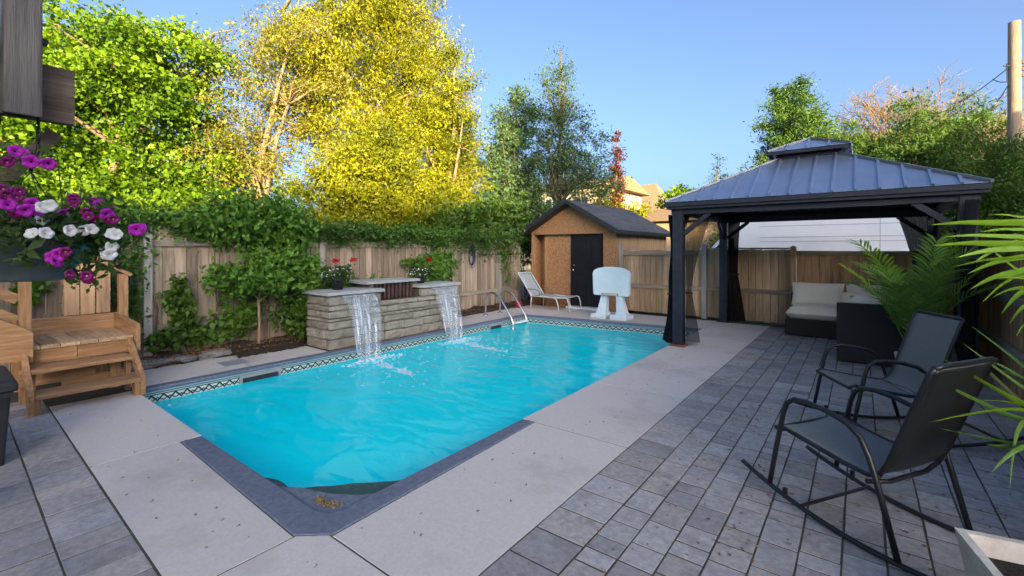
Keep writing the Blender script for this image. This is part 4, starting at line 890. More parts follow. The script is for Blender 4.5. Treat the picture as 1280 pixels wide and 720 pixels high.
# ------------------------------------------------------------------ garden shed
sd_ = thing('garden_shed', 'particle board garden shed with black door and shingled gable roof', 'shed', (-5.9, 11.9, 0))
SX0, SX1, SYF, SYB, SH, PK = -7.14, -4.66, 10.22, 13.8, 1.94, 2.70; XM = (SX0+SX1)/2
MB().box(SX0,SX0+.05,SYF+.06,SYB,-.02,SH).build('side_wall', M['osb'], sd_); MB().box(SX1-.05,SX1,SYF+.06,SYB,-.02,SH).build('side_wall', M['fence_tan'], sd_); MB().box(SX0+.05,SX1-.05,SYB-.05,SYB,-.02,SH).build('back_wall', M['osb'], sd_)
MB().extr([(SX0-.01,SYF,1.90),(SX1+.01,SYF,1.90),(SX1+.01,SYF,SH+.04),(XM,SYF,PK-.02),(SX0-.01,SYF,SH+.04)], (0,.03,0)).build('gable_board', M['osb'], sd_)
MB().cbox(SX0,SX0+.10,SYF,SYF+.055,-.02,1.898).build('corner_post', M['cedar_z'], sd_); MB().cbox(SX0+.36,SX0+.45,SYF+.10,SYF+.19,-.02,1.95).build('stud', M['cedar_z'], sd_)
MB().box(SX0+.05,SX0+.36,SYF+.42,SYF+.44,-.02,1.95).build('alcove_panel', M['osb'], sd_)

for k in range(4): MB().box(SX0+.45+.18*k+.002,SX0+.45+.18*k+.178,SYF+.11,SYF+.125,-.02,1.95).build('siding_board', M['osb'], sd_)
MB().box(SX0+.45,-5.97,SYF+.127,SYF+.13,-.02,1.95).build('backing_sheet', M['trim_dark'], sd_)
MB().cbox(SX0+.10,SX1-.001,SYF-.018,SYF-.0005,1.90,1.94,.003).build('trim_board', M['cedar_x'], sd_); MB().box(-5.0,SX1,SYF+.005,SYF+.02,-.02,1.898).build('front_panel', M['osb'], sd_)
MB().box(-5.005,-4.985,SYF+.022,SYF+.2,-.02,1.92).build('jamb', M['trim_dark'], sd_); MB().box(-5.975,-5.955,SYF+.10,SYF+.2,-.02,1.92).build('jamb', M['trim_dark'], sd_)
dr = MB().box(-5.953,-5.007,SYF+.13,SYF+.17,.06,1.93).build('door', M['door'], sd_)
for x0, x1 in ((-5.85,-5.53),(-5.43,-5.11)):
    for z0, z1 in ((.22,.78),(.95,1.78)):
        for a in ((x0,x1,z0,z0+.02),(x0,x1,z1-.02,z1),(x0,x0+.02,z0+.02,z1-.02),(x1-.02,x1,z0+.02,z1-.02)): MB().box(a[0],a[1],SYF+.118,SYF+.129,a[2],a[3]).build('door_moulding', M['door'], dr)
MB().tube([(-5.88,SYF+.13,.98),(-5.88,SYF+.08,.98)],.012,8).blob((-5.88,SYF+.065,.98),(.028,.022,.028)).build('door_knob', M['steel'], dr, smooth=True); MB().tube([(-5.88,SYF+.129,1.10),(-5.88,SYF+.115,1.10)],.022,10).build('lock', M['steel'], dr)
MB().cbox(-6.0,-4.95,SYF-.10,SYF+.10,0.001,.055).build('door_sill', M['white_frame'], sd_)
for sg in (-1, 1):
    e = (XM+sg*((SX1-SX0)/2+.20)); ze = SH-.02
    MB().extr([(XM,9.93,PK+.03),(e,9.93,ze),(e,9.93,ze+.045),(XM,9.93,PK+.075)] if sg > 0 else [(XM,9.93,PK+.075),(e,9.93,ze+.045),(e,9.93,ze),(XM,9.93,PK+.03)], (0,4.05,0)).build('roof_slope', M['shingle'], sd_)
    MB().extr([(XM,9.905,PK-.025),(e,9.905,ze-.06),(e,9.905,ze+.05),(XM,9.905,PK+.085)] if sg > 0 else [(XM,9.905,PK+.085),(e,9.905,ze+.05),(e,9.905,ze-.06),(XM,9.905,PK-.025)], (0,.022,0)).build('bargeboard', M['trim_dark'], sd_)
    MB().box(min(e,e+.022*sg),max(e,e+.022*sg),9.93,13.98,ze-.055,ze+.04).build('eave_board', M['trim_dark'], sd_)
    MB().extr([(XM-.0*sg,9.935,PK-.03),(e-.02*sg,9.935,ze-.06),(e-.02*sg,9.935,ze-.045),(XM,9.935,PK-.015)] if sg > 0 else [(XM,9.935,PK-.015),(e-.02*sg,9.935,ze-.045),(e-.02*sg,9.935,ze-.06),(XM,9.935,PK-.03)], (0,.28,0)).build('soffit', M['trim_dark'], sd_)

# ------------------------------------------------------------------ pool basketball hoop
hp = thing('pool_basketball_hoop', 'white plastic poolside basketball backboard on two legs', 'hoop', (-4.27,9.20,0)); hx = -4.28
pts = [(hx-.42,.53),(hx-.38,.50),(hx+.38,.50),(hx+.42,.53),(hx+.43,.98)]+[(hx+.43*math.cos(a*math.pi/12)**.6 if a < 6 else hx+.43*math.cos(a*math.pi/12), .98+.15*math.sin(a*math.pi/12)) for a in range(1,6)]
pts = [(hx-.42,.53),(hx-.38,.50),(hx+.38,.50),(hx+.42,.53),(hx+.435,.98),(hx+.40,1.05),(hx+.30,1.095),(hx+.15,1.12),(hx,1.128),(hx-.15,1.12),(hx-.30,1.095),(hx-.40,1.05),(hx-.435,.98)]
MB().extr([(x,9.10,z) for x,z in pts], (0,.09,0)).build('backboard', M['plastic_white'], hp, bevel=.015, seg=2)
for sg in (-1,1):
    cx = hx+.18*sg
    def ring(z, a, b_, dx): return [(cx+dx-a,9.20-b_,z),(cx+dx+a,9.20-b_,z),(cx+dx+a,9.20+b_,z),(cx+dx-a,9.20+b_,z)]
    r = [ring(.10,.125,.12,.05*sg),ring(.16,.10,.10,.045*sg),ring(.45,.075,.07,0),ring(.56,.07,.055,-.01*sg)]; lg_ = MB(); lg_.add(sum(r,[]), [(3,2,1,0)]+[(k*4+i,k*4+(i+1)%4,k*4+4+(i+1)%4,k*4+4+i) for k in range(3) for i in range(4)]+[(12,13,14,15)]); lg_.build('leg', M['plastic_white'], hp, bevel=.015, seg=2)
    MB().cbox(cx+.05*sg-.20,cx+.05*sg+.17,8.99,9.40,.002,.105,.02).build('base', M['plastic_white'], hp, bevel=.012, seg=2)
MB().cbox(hx-.18,hx+.18,9.02,9.098,.515,.56,.01).build('rim_mount', M['planter'], hp)

# ------------------------------------------------------------------ chaise longue, ball, ladder
cl_ = thing('chaise_lounge', 'pale blue sling chaise lounge with raised back by the shed', 'lounger', (-6.2,9.72,0)); ya, yb = 9.45, 10.02
MB().grid(lambda u, v: (-6.62+u*1.02, ya+.02+v*(yb-ya-.04), .33+(.02*math.sin(u*9))-.012*math.sin(math.pi*v)), 10, 6).build('seat', M['sling_light'], cl_, smooth=True, solid=.008)
MB().grid(lambda u, v: (-6.62-u*.40, ya+.02+v*(yb-ya-.04), .33+u*.56-.012*math.sin(math.pi*v)), 10, 6).build('backrest', M['sling_light'], cl_, smooth=True, solid=.008)
for y in (ya, yb):
    MB().tube([(-6.64,y,.32),(-6.2,y,.33),(-5.9,y,.32),(-5.62,y,.34),(-5.57,y,.33),(-5.52,y,.20),(-5.50,y,.012)],.014,8).build('side_rail', M['white_frame'], cl_, smooth=True)
    MB().tube([(-6.60,y,.32),(-7.03,y,.90)],.013,8).build('back_rail', M['white_frame'], cl_, smooth=True)
    MB().tube([(-6.02,y,.33),(-5.88,y,.30),(-5.82,y,.15),(-5.80,y,.012)],.013,8).build('leg', M['white_frame'], cl_, smooth=True); MB().tube([(-6.60,y,.32),(-6.62,y,.16),(-6.62,y,.012)],.013,8).build('leg', M['white_frame'], cl_, smooth=True)
    MB().tube([(-6.35,y,.33),(-6.38,y,.46),(-6.5,y,.50),(-6.75,y,.50)],.011,8).build('armrest', M['sling'], cl_, smooth=True)
MB().tube([(-7.03,ya,.90),(-7.03,yb,.90)],.012,8).build('crossbar', M['white_frame'], cl_); MB().tube([(-5.50,ya,.03),(-5.50,yb,.03)],.012,8).build('crossbar', M['white_frame'], cl_)
rb = thing('watering_can', 'small red plastic container on the deck beside the lounger', 'container', (-7.05,9.55,0))
MB().lathe([(0,0),(.085,0),(.10,.06),(.09,.14),(.05,.18),(.045,.20),(.0,.20)], (-7.02,9.45,.001), 14).build('body', M['red'], rb, smooth=True); MB().tube([(-7.02+.07*math.cos(a*math.pi/8),9.45,.15+.10*math.sin(a*math.pi/8)) for a in range(9)],.010,6).build('handle', M['red'], rb, smooth=True)
ld = thing('pool_ladder', 'stainless steel pool ladder with white step at the pool edge', 'ladder', (-6.4,8.1,0))
for y in (7.88,8.40):
    pts = [(-6.78,y,.0),(-6.78,y,.38)]+[(-6.60-.18*math.cos(a*math.pi/8),y,.38+.15*math.sin(a*math.pi/8)) for a in range(1,6)]+[(-6.36,y,.43),(-6.05,y,.02),(-6.0,y,-.08),(-5.99,y,-.20),(-5.99,y,-.9)]
    MB().tube(pts,.021,12).build('rail', M['steel'], ld, smooth=True); MB().lathe([(.06,.001),(.06,.012),(.03,.03),(.0,.03)], (-6.78,y,0), 16).build('escutcheon', M['steel'], ld, smooth=True)
for z in (-.085,-.36,-.62): MB().cbox(-6.03,-5.93,7.90,8.38,z-.03,z).build('step', M['plastic_white'], ld, bevel=.01, seg=2)

# ------------------------------------------------------------------ gazebo
GX0, GX1, GY0, GY1 = -2.25, .97, 7.24, 10.20; GCX, GCY = (GX0+GX1)/2, (GY0+GY1)/2
gz = thing('gazebo', 'charcoal metal gazebo with two tier ribbed roof over the seating', 'gazebo', (GCX,GCY,0))
PW = .075
for x in (GX0,GX1):
    for y in (GY0,GY1):
        p = MB().cbox(x-PW,x+PW,y-PW,y+PW,.012,2.17,.004)
        for k in (-.03,.03): p.box(x+k-.010,x+k+.010,y-PW-.004,y-PW-.0005,.03,2.05); p.box(x-PW-.004,x-PW-.0005,y+k-.010,y+k+.010,.03,2.05)
        q = p.build('post', M['gaz'], gz); MB().cbox(x-.115,x+.115,y-.115,y+.115,.001,.028,.006).build('base_plate', M['rust' if (x == GX0 and y == GY0) else 'gaz'], q)
ea, eb = GX1-GX0, GY1-GY0
for y in (GY0,GY1): MB().cbox(GX0-.10,GX1+.10,y-.055,y+.055,2.05,2.165).build('beam', M['gaz'], gz)
for x in (GX0,GX1): MB().cbox(x-.055,x+.055,GY0+.056,GY1-.056,2.05,2.165).build('beam', M['gaz'], gz)
A, Bh, T, ZE, ZT = ea/2+.17, eb/2+.17, .40, 2.235, 2.93
for (a0,a1,b0,b1) in ((-A,A,-Bh,-Bh+.035),(-A,A,Bh-.035,Bh),(-A,-A+.035,-Bh+.036,Bh-.036),(A-.035,A,-Bh+.036,Bh-.036)):
    MB().box(GCX+a0,GCX+a1,GCY+b0,GCY+b1,2.165,2.232).build('gutter', M['gaz'], gz)
    k = .03; MB().box(GCX+a0+(k if a1-a0 < .1 and a0 < 0 else (-k if a1-a0 < .1 else k)),GCX+a1-(k if a1-a0 > .1 else (-k if a0 < 0 else k)),GCY+b0+(k if b0 < -1 and b1-b0 < .1 else 0)-(k if b1 > 1 and b1-b0 < .1 else 0),GCY+b1+(k if b0 < -1 and b1-b0 < .1 else 0)-(k if b1 > 1 and b1-b0 < .1 else 0),2.125,2.1645).build('trim', M['gaz'], gz)
def slope_panels(half_e, half_p, T, ze, zt, to_world, n, mat, th=.012):
    """strips on one roof slope: e runs along the eave, p is the distance out from the centre"""
    ed = [-half_e + 2*half_e*i/n for i in range(n+1)]
    def top(e): return T if abs(e) <= T else T+(abs(e)-T)*(half_p-T)/(half_e-T)
    def z(p): return zt+(ze-zt)*(p-T)/(half_p-T)
    for i in range(n):
        e0, e1 = ed[i]+.001, ed[i+1]-.001; mid = [t for t in (T,-T) if e0 < t < e1]
        ring = [(e0,half_p),(e1,half_p),(e1,top(e1))]+[(t,top(t)) for t in mid]+[(e0,top(e0))]
        P = [to_world(e,p,z(p)) for e,p in ring]
        if Vector(P[1]).cross(Vector(P[0])) is None: pass
        nrm = (Vector(P[1])-Vector(P[0])).cross(Vector(P[2])-Vector(P[0])); 
        if nrm.z < 0: P = P[::-1]
        MB().extr(P, (0,0,-th)).build('roof_panel', M[mat], gz)
        if i and half_p-top(ed[i]) > .05: MB().bar(to_world(ed[i],half_p+.012,z(half_p+.012)+.012), to_world(ed[i],top(ed[i]),z(top(ed[i]))+.012), .028, .026).build('roof_rib', M[mat], gz)
def roof(A, Bh, T, ze, zt, nA, nB, rib=True):
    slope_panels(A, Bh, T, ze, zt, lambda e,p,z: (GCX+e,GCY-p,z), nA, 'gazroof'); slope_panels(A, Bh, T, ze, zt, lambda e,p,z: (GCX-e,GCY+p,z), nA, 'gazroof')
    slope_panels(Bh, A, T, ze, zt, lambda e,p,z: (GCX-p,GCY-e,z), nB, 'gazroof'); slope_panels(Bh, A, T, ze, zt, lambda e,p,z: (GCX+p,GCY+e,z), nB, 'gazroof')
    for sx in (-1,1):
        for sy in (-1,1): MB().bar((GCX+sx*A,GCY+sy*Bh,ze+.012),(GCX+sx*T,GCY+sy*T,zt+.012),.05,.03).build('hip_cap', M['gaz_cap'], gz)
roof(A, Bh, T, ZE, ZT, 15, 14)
for sx in (-1,1):
    MB().box(GCX+sx*T-.02,GCX+sx*T+.02,GCY-T-.02,GCY+T+.02,2.85,3.03).build('cupola_frame', M['gaz'], gz); MB().box(GCX-T+.021,GCX+T-.021,GCY+sx*T-.02,GCY+sx*T+.02,2.85,3.03).build('cupola_frame', M['gaz'], gz)
    for sy in (-1,1): MB().bar((GCX+sx*(A-.2),GCY+sy*(Bh-.2),2.20),(GCX+sx*T,GCY+sy*T,2.84),.05,.05).build('rafter', M['gaz'], gz)
C2 = .54
for a in ((-C2,C2,-C2,-C2+.03),(-C2,C2,C2-.03,C2),(-C2,-C2+.03,-C2+.031,C2-.031),(C2-.03,C2,-C2+.031,C2-.031)): MB().box(GCX+a[0],GCX+a[1],GCY+a[2],GCY+a[3],2.985,3.04).build('gutter', M['gaz'], gz)
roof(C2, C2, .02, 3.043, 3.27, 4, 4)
for x, sx in ((GX0,1),(GX1,-1)):
    for y, sy in ((GY0,1),(GY1,-1)):
        MB().bar((x+sx*.07,y,1.74),(x+sx*.46,y,2.06),.05,.065).build('brace', M['gaz'], gz); MB().bar((x,y+sy*.07,1.74),(x,y+sy*.46,2.06),.065,.05,up=(1,0,0)).build('brace', M['gaz'], gz)
# netting curtains
def curtain(lb, x, y, dx, dy, spread0, tie_z, wt, wb, bot, seed, dense=False, folds=9):
    t = thing('mosquito_curtain', lb, 'curtain', (x,y,0), group='black netting tied to the gazebo posts'); d = Vector((dx,dy,0)).normalized(); n = Vector((-d.y,d.x,0)); rr = random.Random(seed)
    def wdt(z):
        if z > tie_z: f = (z-tie_z)/(2.05-tie_z); return wt+(spread0-wt)*f**1.5
        f = (tie_z-z)/(tie_z-bot); return wt+(wb-wt)*f**.8
    def fn(u, v):
        z = 2.05-(2.05-bot)*u; ww = wdt(z); q = Vector((x,y,z))+d*(ww*(v-.15))+n*(min(.07,.02+ww*.18)*math.sin(v*folds*2*math.pi+seed+u*2)+.02*math.sin(u*11+seed))
        return q
    MB().grid(fn, 30, 70).build('netting', M['curtain_dense' if dense else 'curtain'], t, smooth=True)
    if wt < 1: MB().tube([Vector((x,y,tie_z))+d*(wt*.35)+(d*math.cos(a*math.pi/5)*(wt*.62)+n*math.sin(a*math.pi/5)*.06) for a in range(11)],.014,6).build('tie_band', M['curtain_dense'], t)
curtain('black netting tied to the gazebo post at the pool corner', GX0+.10, GY0+.10, .95, .3, .42, .82, .07, .22, .05, 1)
curtain('loose black netting trailing over the pool edge by the gazebo post', GX0-.12, GY0+.04, -.6, .8, .05, .80, .04, .30, .02, 2)
curtain('black netting bundled at the gazebo post in front of the tan fence', GX0+.14, GY1-.12, .8, .1, .22, 1.0, .17, .34, .05, 3, True)
curtain('black netting bunched under the gazebo corner beside the sofa', GX1-.12, GY1-.14, -1, 0, .40, 1.05, .16, .30, .05, 4, True)
curtain('black netting hanging beside the gazebo post by the palm', GX1+.02, GY0+.16, .1, 1, 3.0, .55, 2.9, 2.9, .05, 5, False, 40)

# ------------------------------------------------------------------ sofa and wicker armchair
sf = thing('wicker_sofa', 'dark wicker sofa with beige cushions against the fence', 'sofa', (-.2,9.7,0))
MB().cbox(-1.05,.62,9.25,10.12,.02,.30,.008).build('base', M['wicker'], sf, bevel=.01); MB().cbox(-1.05,.62,10.125,10.23,.02,.68,.008).build('back_frame', M['wicker'], sf, bevel=.01)
for x0, x1 in ((-1.04,-.22),(-.20,.60)): MB().pillow(((x0+x1)/2,9.66,.395), x1-x0, .84, .24, n=12, p=7).build('seat_cushion', M['cushion'], sf, smooth=True)
Mt = Matrix.Rotation(R(74),3,'X')
for x0, x1 in ((-1.02,-.22),(-.20,.60)): MB().pillow(((x0+x1)/2,10.0,.68), x1-x0, .44, .22, Mt, 12, 4).build('back_cushion', M['cushion'], sf, smooth=True)
tag(MB().pillow((.16,9.05,.60), .82, .46, .20, Matrix.Rotation(R(-10),3,'Z') @ Matrix.Rotation(R(68),3,'X'), 12, 3.5).build('throw_pillow', M['cushion'], smooth=True), 'large beige throw pillow leaning between the sofa and wicker armchair', 'pillow')
wa = thing('wicker_armchair', 'dark brown wicker armchair seen from behind in the gazebo', 'armchair', (.2,7.9,0))
MB().cbox(-.25,.62,7.50,7.60,.02,.79,.01).build('backrest', M['wicker'], wa, bevel=.012)
for x0, x1 in ((-.25,-.13),(.50,.62)): MB().cbox(x0,x1,7.605,8.35,.02,.62,.01).build('arm', M['wicker'], wa, bevel=.012)
MB().cbox(-.125,.495,7.605,8.34,.02,.30,.01).build('base', M['wicker'], wa); MB().pillow((.185,7.98,.39),.60,.72,.20,n=10,p=7).build('seat_cushion', M['cushion'], wa, smooth=True); MB().pillow((.185,7.72,.66),.58,.46,.18,Matrix.Rotation(R(104),3,'X'),10,4).build('back_cushion', M['cushion'], wa, smooth=True)

# ------------------------------------------------------------------ palms and planters
def square_planter(t, x, y, w0, w1, h, mat='planter', soilz=.05):
    q = math.sqrt(2)
    MB().lathe([(w0/2*q,0),(w1/2*q,h),(w1/2*q-.03*q,h),(w0/2*q-.02*q,h-soilz-.14)], (0,0,0), 4).build('planter_box', M[mat], t, local=True)
    for ch in t.children:
        if ch.name.startswith('planter_box'): ch.rotation_euler = (0,0,R(45))
    MB().box(-w1/2+.035,w1/2-.035,-w1/2+.035,w1/2-.035,h-soilz-.02,h-soilz).build('soil', M['soil'], t, local=True)
def frond(t, base, az, el, length, droop, nl, ll, lw, mat, seed, sep=False, start=.25, twist=0):
    rr = random.Random(seed); b = Vector(base); h = Vector((math.cos(az),math.sin(az),0)); pts = []; n = 16; p = b.copy(); a = el
    for i in range(n+1):
        pts.append(p.copy()); p = p+(h*math.cos(a)+Vector((0,0,1))*math.sin(a))*(length/n); a -= droop/n*(.4+1.2*i/n)
    fr = MB().tube(pts, [.007*(1-.8*i/n) for i in range(n+1)], 5)
    sd = Vector((-h.y,h.x,0)); lv = []
    for k in range(nl):
        f = start+(1-start)*k/(nl-1); i = min(int(f*n),n-1); q = pts[i].lerp(pts[i+1], f*n-i); tg = (pts[i+1]-pts[i]).normalized(); up = sd.cross(tg).normalized()*-1
        if up.z < 0: up = -up
        sz = ll*(.45+.55*math.sin(math.pi*min(1,.15+.75*f)))*rr.uniform(.9,1.1)
        for sg in (-1,1):
            d = (tg*(.75+.5*f)+sd*sg*1.0+up*.32+Vector((rr.gauss(0,.08),rr.gauss(0,.08),rr.gauss(0,.06)))).normalized(); wv = d.cross(up).normalized(); c = [q]
            dd = d.copy(); pp_ = q.copy()
            for s in range(4): pp_ = pp_+dd*(sz/4); dd = (dd+Vector((0,0,-.13-.05*s))).normalized(); c.append(pp_)
            wd = [.25,.85,1.0,.7,.05]; v = []
            for s in range(5): v += [c[s]-wv*lw*.5*wd[s]+up*lw*.12*wd[s], c[s]-up*lw*.06, c[s]+wv*lw*.5*wd[s]+up*lw*.12*wd[s]]
            lv.append((v, [(s*3+e,s*3+e+1,s*3+e+4,s*3+e+3) for s in range(4) for e in (0,1)]))
    if sep:
        o = fr.build('frond', M[mat], t)
        for v, fs in lv: MB().add(v, fs).build('leaflet', M[mat], o, smooth=True)
    else:
        for v, fs in lv: fr.add(v, fs)
        o = fr.build('frond', M[mat], t, smooth=True)
    return o
p1 = thing('palm', 'feathery green palm in a pale square planter beside the wicker armchair', 'palm', (.50,7.0,0))
q = math.sqrt(2); bx = MB(); bx.lathe([(.10*q,0),(.13*q,.30),(.108*q,.30),(.10*q,.25)], (.50,7.0,0), 4); 
bx.build('planter_box', M['planter'], p1); MB().lathe([(0,.26),(.10*q,.26)], (.50,7.0,0), 4).build('soil', M['soil'], p1)
rr = random.Random(77)
for i in range(15):
    az = i*2.399+rr.gauss(0,.15); el = R(rr.uniform(66,89)); frond(p1, (.50+.03*math.cos(az),7.0+.03*math.sin(az),.28), az, el, rr.uniform(1.0,1.5), R(rr.uniform(30,80)), 24, .27, .024, 'lf_palm_b' if i % 4 == 0 else 'lf_palm', 700+i)
p2 = thing('palm', 'long leaved green palm arching in from beside the fence', 'palm', (1.0,3.30,0))
MB().lathe([(.15,0),(.19,.36),(.205,.36),(.205,.40),(.175,.40),(.165,.33)], (1.0,3.30,0), 24).build('pot', M['planter'], p2, smooth=True); MB().lathe([(0,.34),(.165,.34)], (1.0,3.30,0), 24).build('soil', M['soil'], p2)
def strap(t, pts, wd, mat):
    P = [Vector(p) for p in pts]; fine = []; roll = rnd.choice((-1,1))*R(rnd.uniform(35,75)); wd *= 1.5
    for i in range(len(P)-1):
        for j in range(5):
            f = j/5; p0 = P[max(i-1,0)]; p3 = P[min(i+2,len(P)-1)]; a, b_ = P[i], P[i+1]
            fine.append(.5*((2*a)+(b_-p0)*f+(2*p0-5*a+4*b_-p3)*f*f+(-p0+3*a-3*b_+p3)*f**3))
    fine.append(P[-1]); n = len(fine); v = []
    for i, p in enumerate(fine):
        tg = (fine[min(i+1,n-1)]-fine[max(i-1,0)]).normalized(); sd = tg.cross(Vector((0,0,1))); sd = sd.normalized() if sd.length > .05 else Vector((1,0,0)); up = sd.cross(tg); f = i/(n-1); k = wd*(min(1,.5+f*3) if f < .3 else 1)*(1-max(0,(f-.45)/.55)**1.6*.97)
        q_ = sd*math.cos(roll)+up*math.sin(roll); n_ = q_.cross(tg); v += [p-q_*k/2+n_*k*.12, p-n_*k*.05, p+q_*k/2+n_*k*.12]
    MB().add(v, [(s*3+e,s*3+e+1,s*3+e+4,s*3+e+3) for s in range(n-1) for e in (0,1)]).build('leaf', M[mat], t, smooth=True)
def tip(px, py, d): return tuple(atd(px, py, d))
# lower pale straps and upper bright leaflets of the plant at the right edge
RT = (.98,3.28,.36)
for (mx_, my_, md, tx, ty, td, wd, mt) in ((1262,520,2.10,1150,465,2.2,.022,'lf_palm'),(1268,500,2.1,1178,448,2.25,.024,'lf_palm_b'),(1270,555,2.0,1172,535,2.1,.015,'lf_palm'),(1265,512,2.05,1160,528,2.1,.016,'lf_palm_b'),(1262,560,1.95,1232,555,1.98,.022,'lf_palm'),(1272,480,2.15,1205,430,2.3,.013,'lf_palm'),(1274,470,2.2,1225,444,2.3,.012,'lf_palm'),(1275,560,1.9,1240,590,1.9,.018,'lf_palm'),(1270,470,2.2,1200,450,2.3,.011,'lf_palm'),(1276,455,2.25,1215,408,2.4,.012,'lf_palm'),(1270,505,2.1,1215,500,2.15,.012,'lf_palm_b'),(1276,530,1.95,1262,610,1.9,.020,'lf_palm')):
    strap(p2, [RT, tip(1330,(my_+560)/2,2.05), tip(mx_,my_,md), tip(tx,ty,td)], wd, mt)
for (sx_, sy_, tx, ty, wd) in ((1300,292,1164,281,.026),(1300,318,1166,307,.028),(1300,318,1195,322,.026),(1305,325,1210,342,.028),(1300,340,1212,362,.028),(1305,335,1228,378,.026),(1310,350,1252,392,.024),(1300,300,1215,330,.020),(1300,360,1248,350,.018),(1310,372,1262,404,.02),(1300,290,1240,268,.02),(1310,385,1225,300,.012),(1300,310,1180,296,.02),(1305,330,1190,334,.02),(1300,355,1225,352,.02),(1305,365,1240,372,.02),(1310,300,1225,290,.018),(1310,395,1270,420,.018)):
    m = ((sx_+tx)/2, (sy_+ty)/2-8); strap(p2, [RT, tip(1395,400,1.95), tip(sx_+28,sy_,2.0), tip(*m,2.02), tip(tx,ty,2.05)], wd, 'lf_palm_b')
p3 = thing('square_planter', 'pale cement square planter with dark soil beside the near rocking chair', 'planter', (.53,2.42,0), 0, local=True)
p3.rotation_euler = (0,0,R(12)); square_planter(p3, 0, 0, .26, .38, .37, soilz=.07)

# ------------------------------------------------------------------ rocking chairs (local +x = the way the sitter faces)
def rocking_chair(loc, rz, lb):
    t = thing('rocking_chair', lb, 'rocking chair', loc, rz, 'metal rocking chairs on the patio', local=True); Rk = 2.15; HW = .295
    def rz_(s): return .016+s*s/(2*Rk)
    for sg in (-1,1):
        y = sg*HW
        MB().tube([(s/20, y, rz_(s/20)) for s in range(-13,15)], .015, 8, .85).build('rocker', M['chair'], t, smooth=True, local=True)
        pts = [(.50,y,rz_(.5)+.012),(.46,y,.30),(.41,y,.54),(.385,y,.605),(.34,y,.638),(.27,y,.645),(.15,y,.632),(.05,y,.605),(-.015,y,.555),(-.055,y,.47),(-.085,y,.38),(-.18,y,rz_(-.18)+.012)]
        MB().tube(pts, .0145, 8).build('arm_frame', M['chair'], t, smooth=True, local=True)
        y2 = sg*.245
        MB().tube([(.50,y2,.415),(.46,y2,.432),(.30,y2,.405),(.10,y2,.372),(-.02,y2,.362),(-.075,y2,.39),(-.11,y2,.46),(-.20,y2,.72),(-.275,y2,.93),(-.295,y2,.965)], .013, 8).build('side_rail', M['chair'], t, smooth=True, local=True)
        MB().tube([(-.07,y2,.375),(-.078,y,.40)],.011,6).tube([(.435,y2,.425),(.437,y,.43)],.011,6).build('bracket', M['chair'], t, local=True)
        MB().bar((.40,y-.001,.04),(.40,y-.001,.10),.02,.02).build('stop', M['chair'], t, local=True)
    def prof(u, P):
        f = u*(len(P)-1); i = min(int(f), len(P)-2); g2 = f-i; return P[i][0]*(1-g2)+P[i+1][0]*g2, P[i][1]*(1-g2)+P[i+1][1]*g2
    S = [(.50,.418),(.46,.436),(.38,.42),(.30,.408),(.20,.391),(.10,.376),(.03,.367),(-.02,.366)]; Bk = [(-.022,.367),(-.07,.392),(-.105,.45),(-.14,.55),(-.18,.665),(-.22,.78),(-.255,.88),(-.285,.955)]
    MB().grid(lambda u, v: (prof(u,S)[0], -.24+.48*v, prof(u,S)[1]-.014*math.sin(math.pi*v)), 24, 8).build('seat', M['sling'], t, smooth=True, local=True, solid=.006)
    MB().grid(lambda u, v: (prof(u,Bk)[0]-.014*math.sin(math.pi*v), -.24+.48*v, prof(u,Bk)[1]), 24, 8).build('backrest', M['sling'], t, smooth=True, local=True, solid=.006)
    MB().grid(lambda u, v: (prof(u,Bk)[0]-.014*math.sin(math.pi*v)-.007, -.238+.476*v, prof(u,Bk)[1]-.002), 24, 8).build('back_shade_sheet', M['chair'], t, smooth=True, local=True, solid=.003)  # added black sheet standing in for shade on the backrest rear
    MB().tube([(-.292,-.245,.962),(-.300,-.20,.972),(-.300,.20,.972),(-.292,.245,.962)],.013,8).build('top_rail', M['chair'], t, smooth=True, local=True)
    MB().tube([(.495,-.25,.413),(.495,.25,.413)],.012,8).build('crossbar', M['chair'], t, local=True)
    MB().tube([(-.045,-HW,.35),(-.06,-.15,.33),(-.06,.15,.33),(-.045,HW,.35)],.012,8).build('crossbar', M['chair'], t, smooth=True, local=True)
    MB().tube([(-.52,-HW,rz_(-.52)),(-.52,HW,rz_(-.52))],.011,8).build('crossbar', M['chair'], t, local=True); MB().tube([(.30,-HW,rz_(.30)+.01),(.30,HW,rz_(.30)+.01)],.010,8).build('crossbar', M['chair'], t, local=True)
    return t
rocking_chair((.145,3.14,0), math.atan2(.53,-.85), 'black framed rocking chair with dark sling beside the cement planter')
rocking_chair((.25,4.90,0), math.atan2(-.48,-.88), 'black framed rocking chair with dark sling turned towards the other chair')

# ------------------------------------------------------------------ van
vn = thing('van', 'white high roof panel van parked behind the fence', 'van', (-.3,12.9,-.1)); VY = 12.2; z0 = -.10
side = [(-3.55,.55),(-3.60,.95),(-3.45,1.22),(-3.30,1.32),(-2.62,2.08),(-2.30,2.34),(-1.9,2.47),(-1.2,2.53),(1.05,2.53),(1.20,2.45),(1.26,2.0),(1.28,.5)]
MB().extr([(x,VY,z+z0) for x,z in side], (0,1.9,0)).build('body', M['van'], vn, bevel=.07, seg=4)
MB().extr([(-3.05,VY-.004,1.44+z0),(-2.70,VY-.004,1.86+z0),(-2.46,VY-.004,1.90+z0),(-2.44,VY-.004,1.36+z0),(-2.9,VY-.004,1.36+z0)], (0,.03,0)).build('side_window', M['glassdark'], vn)
MB().extr([(-3.245,VY+.12,1.40+z0),(-2.66,VY+.12,2.06+z0),(-2.67,VY+.12,2.075+z0),(-3.26,VY+.12,1.415+z0)], (0,1.66,0)).build('windscreen', M['glassdark'], vn)
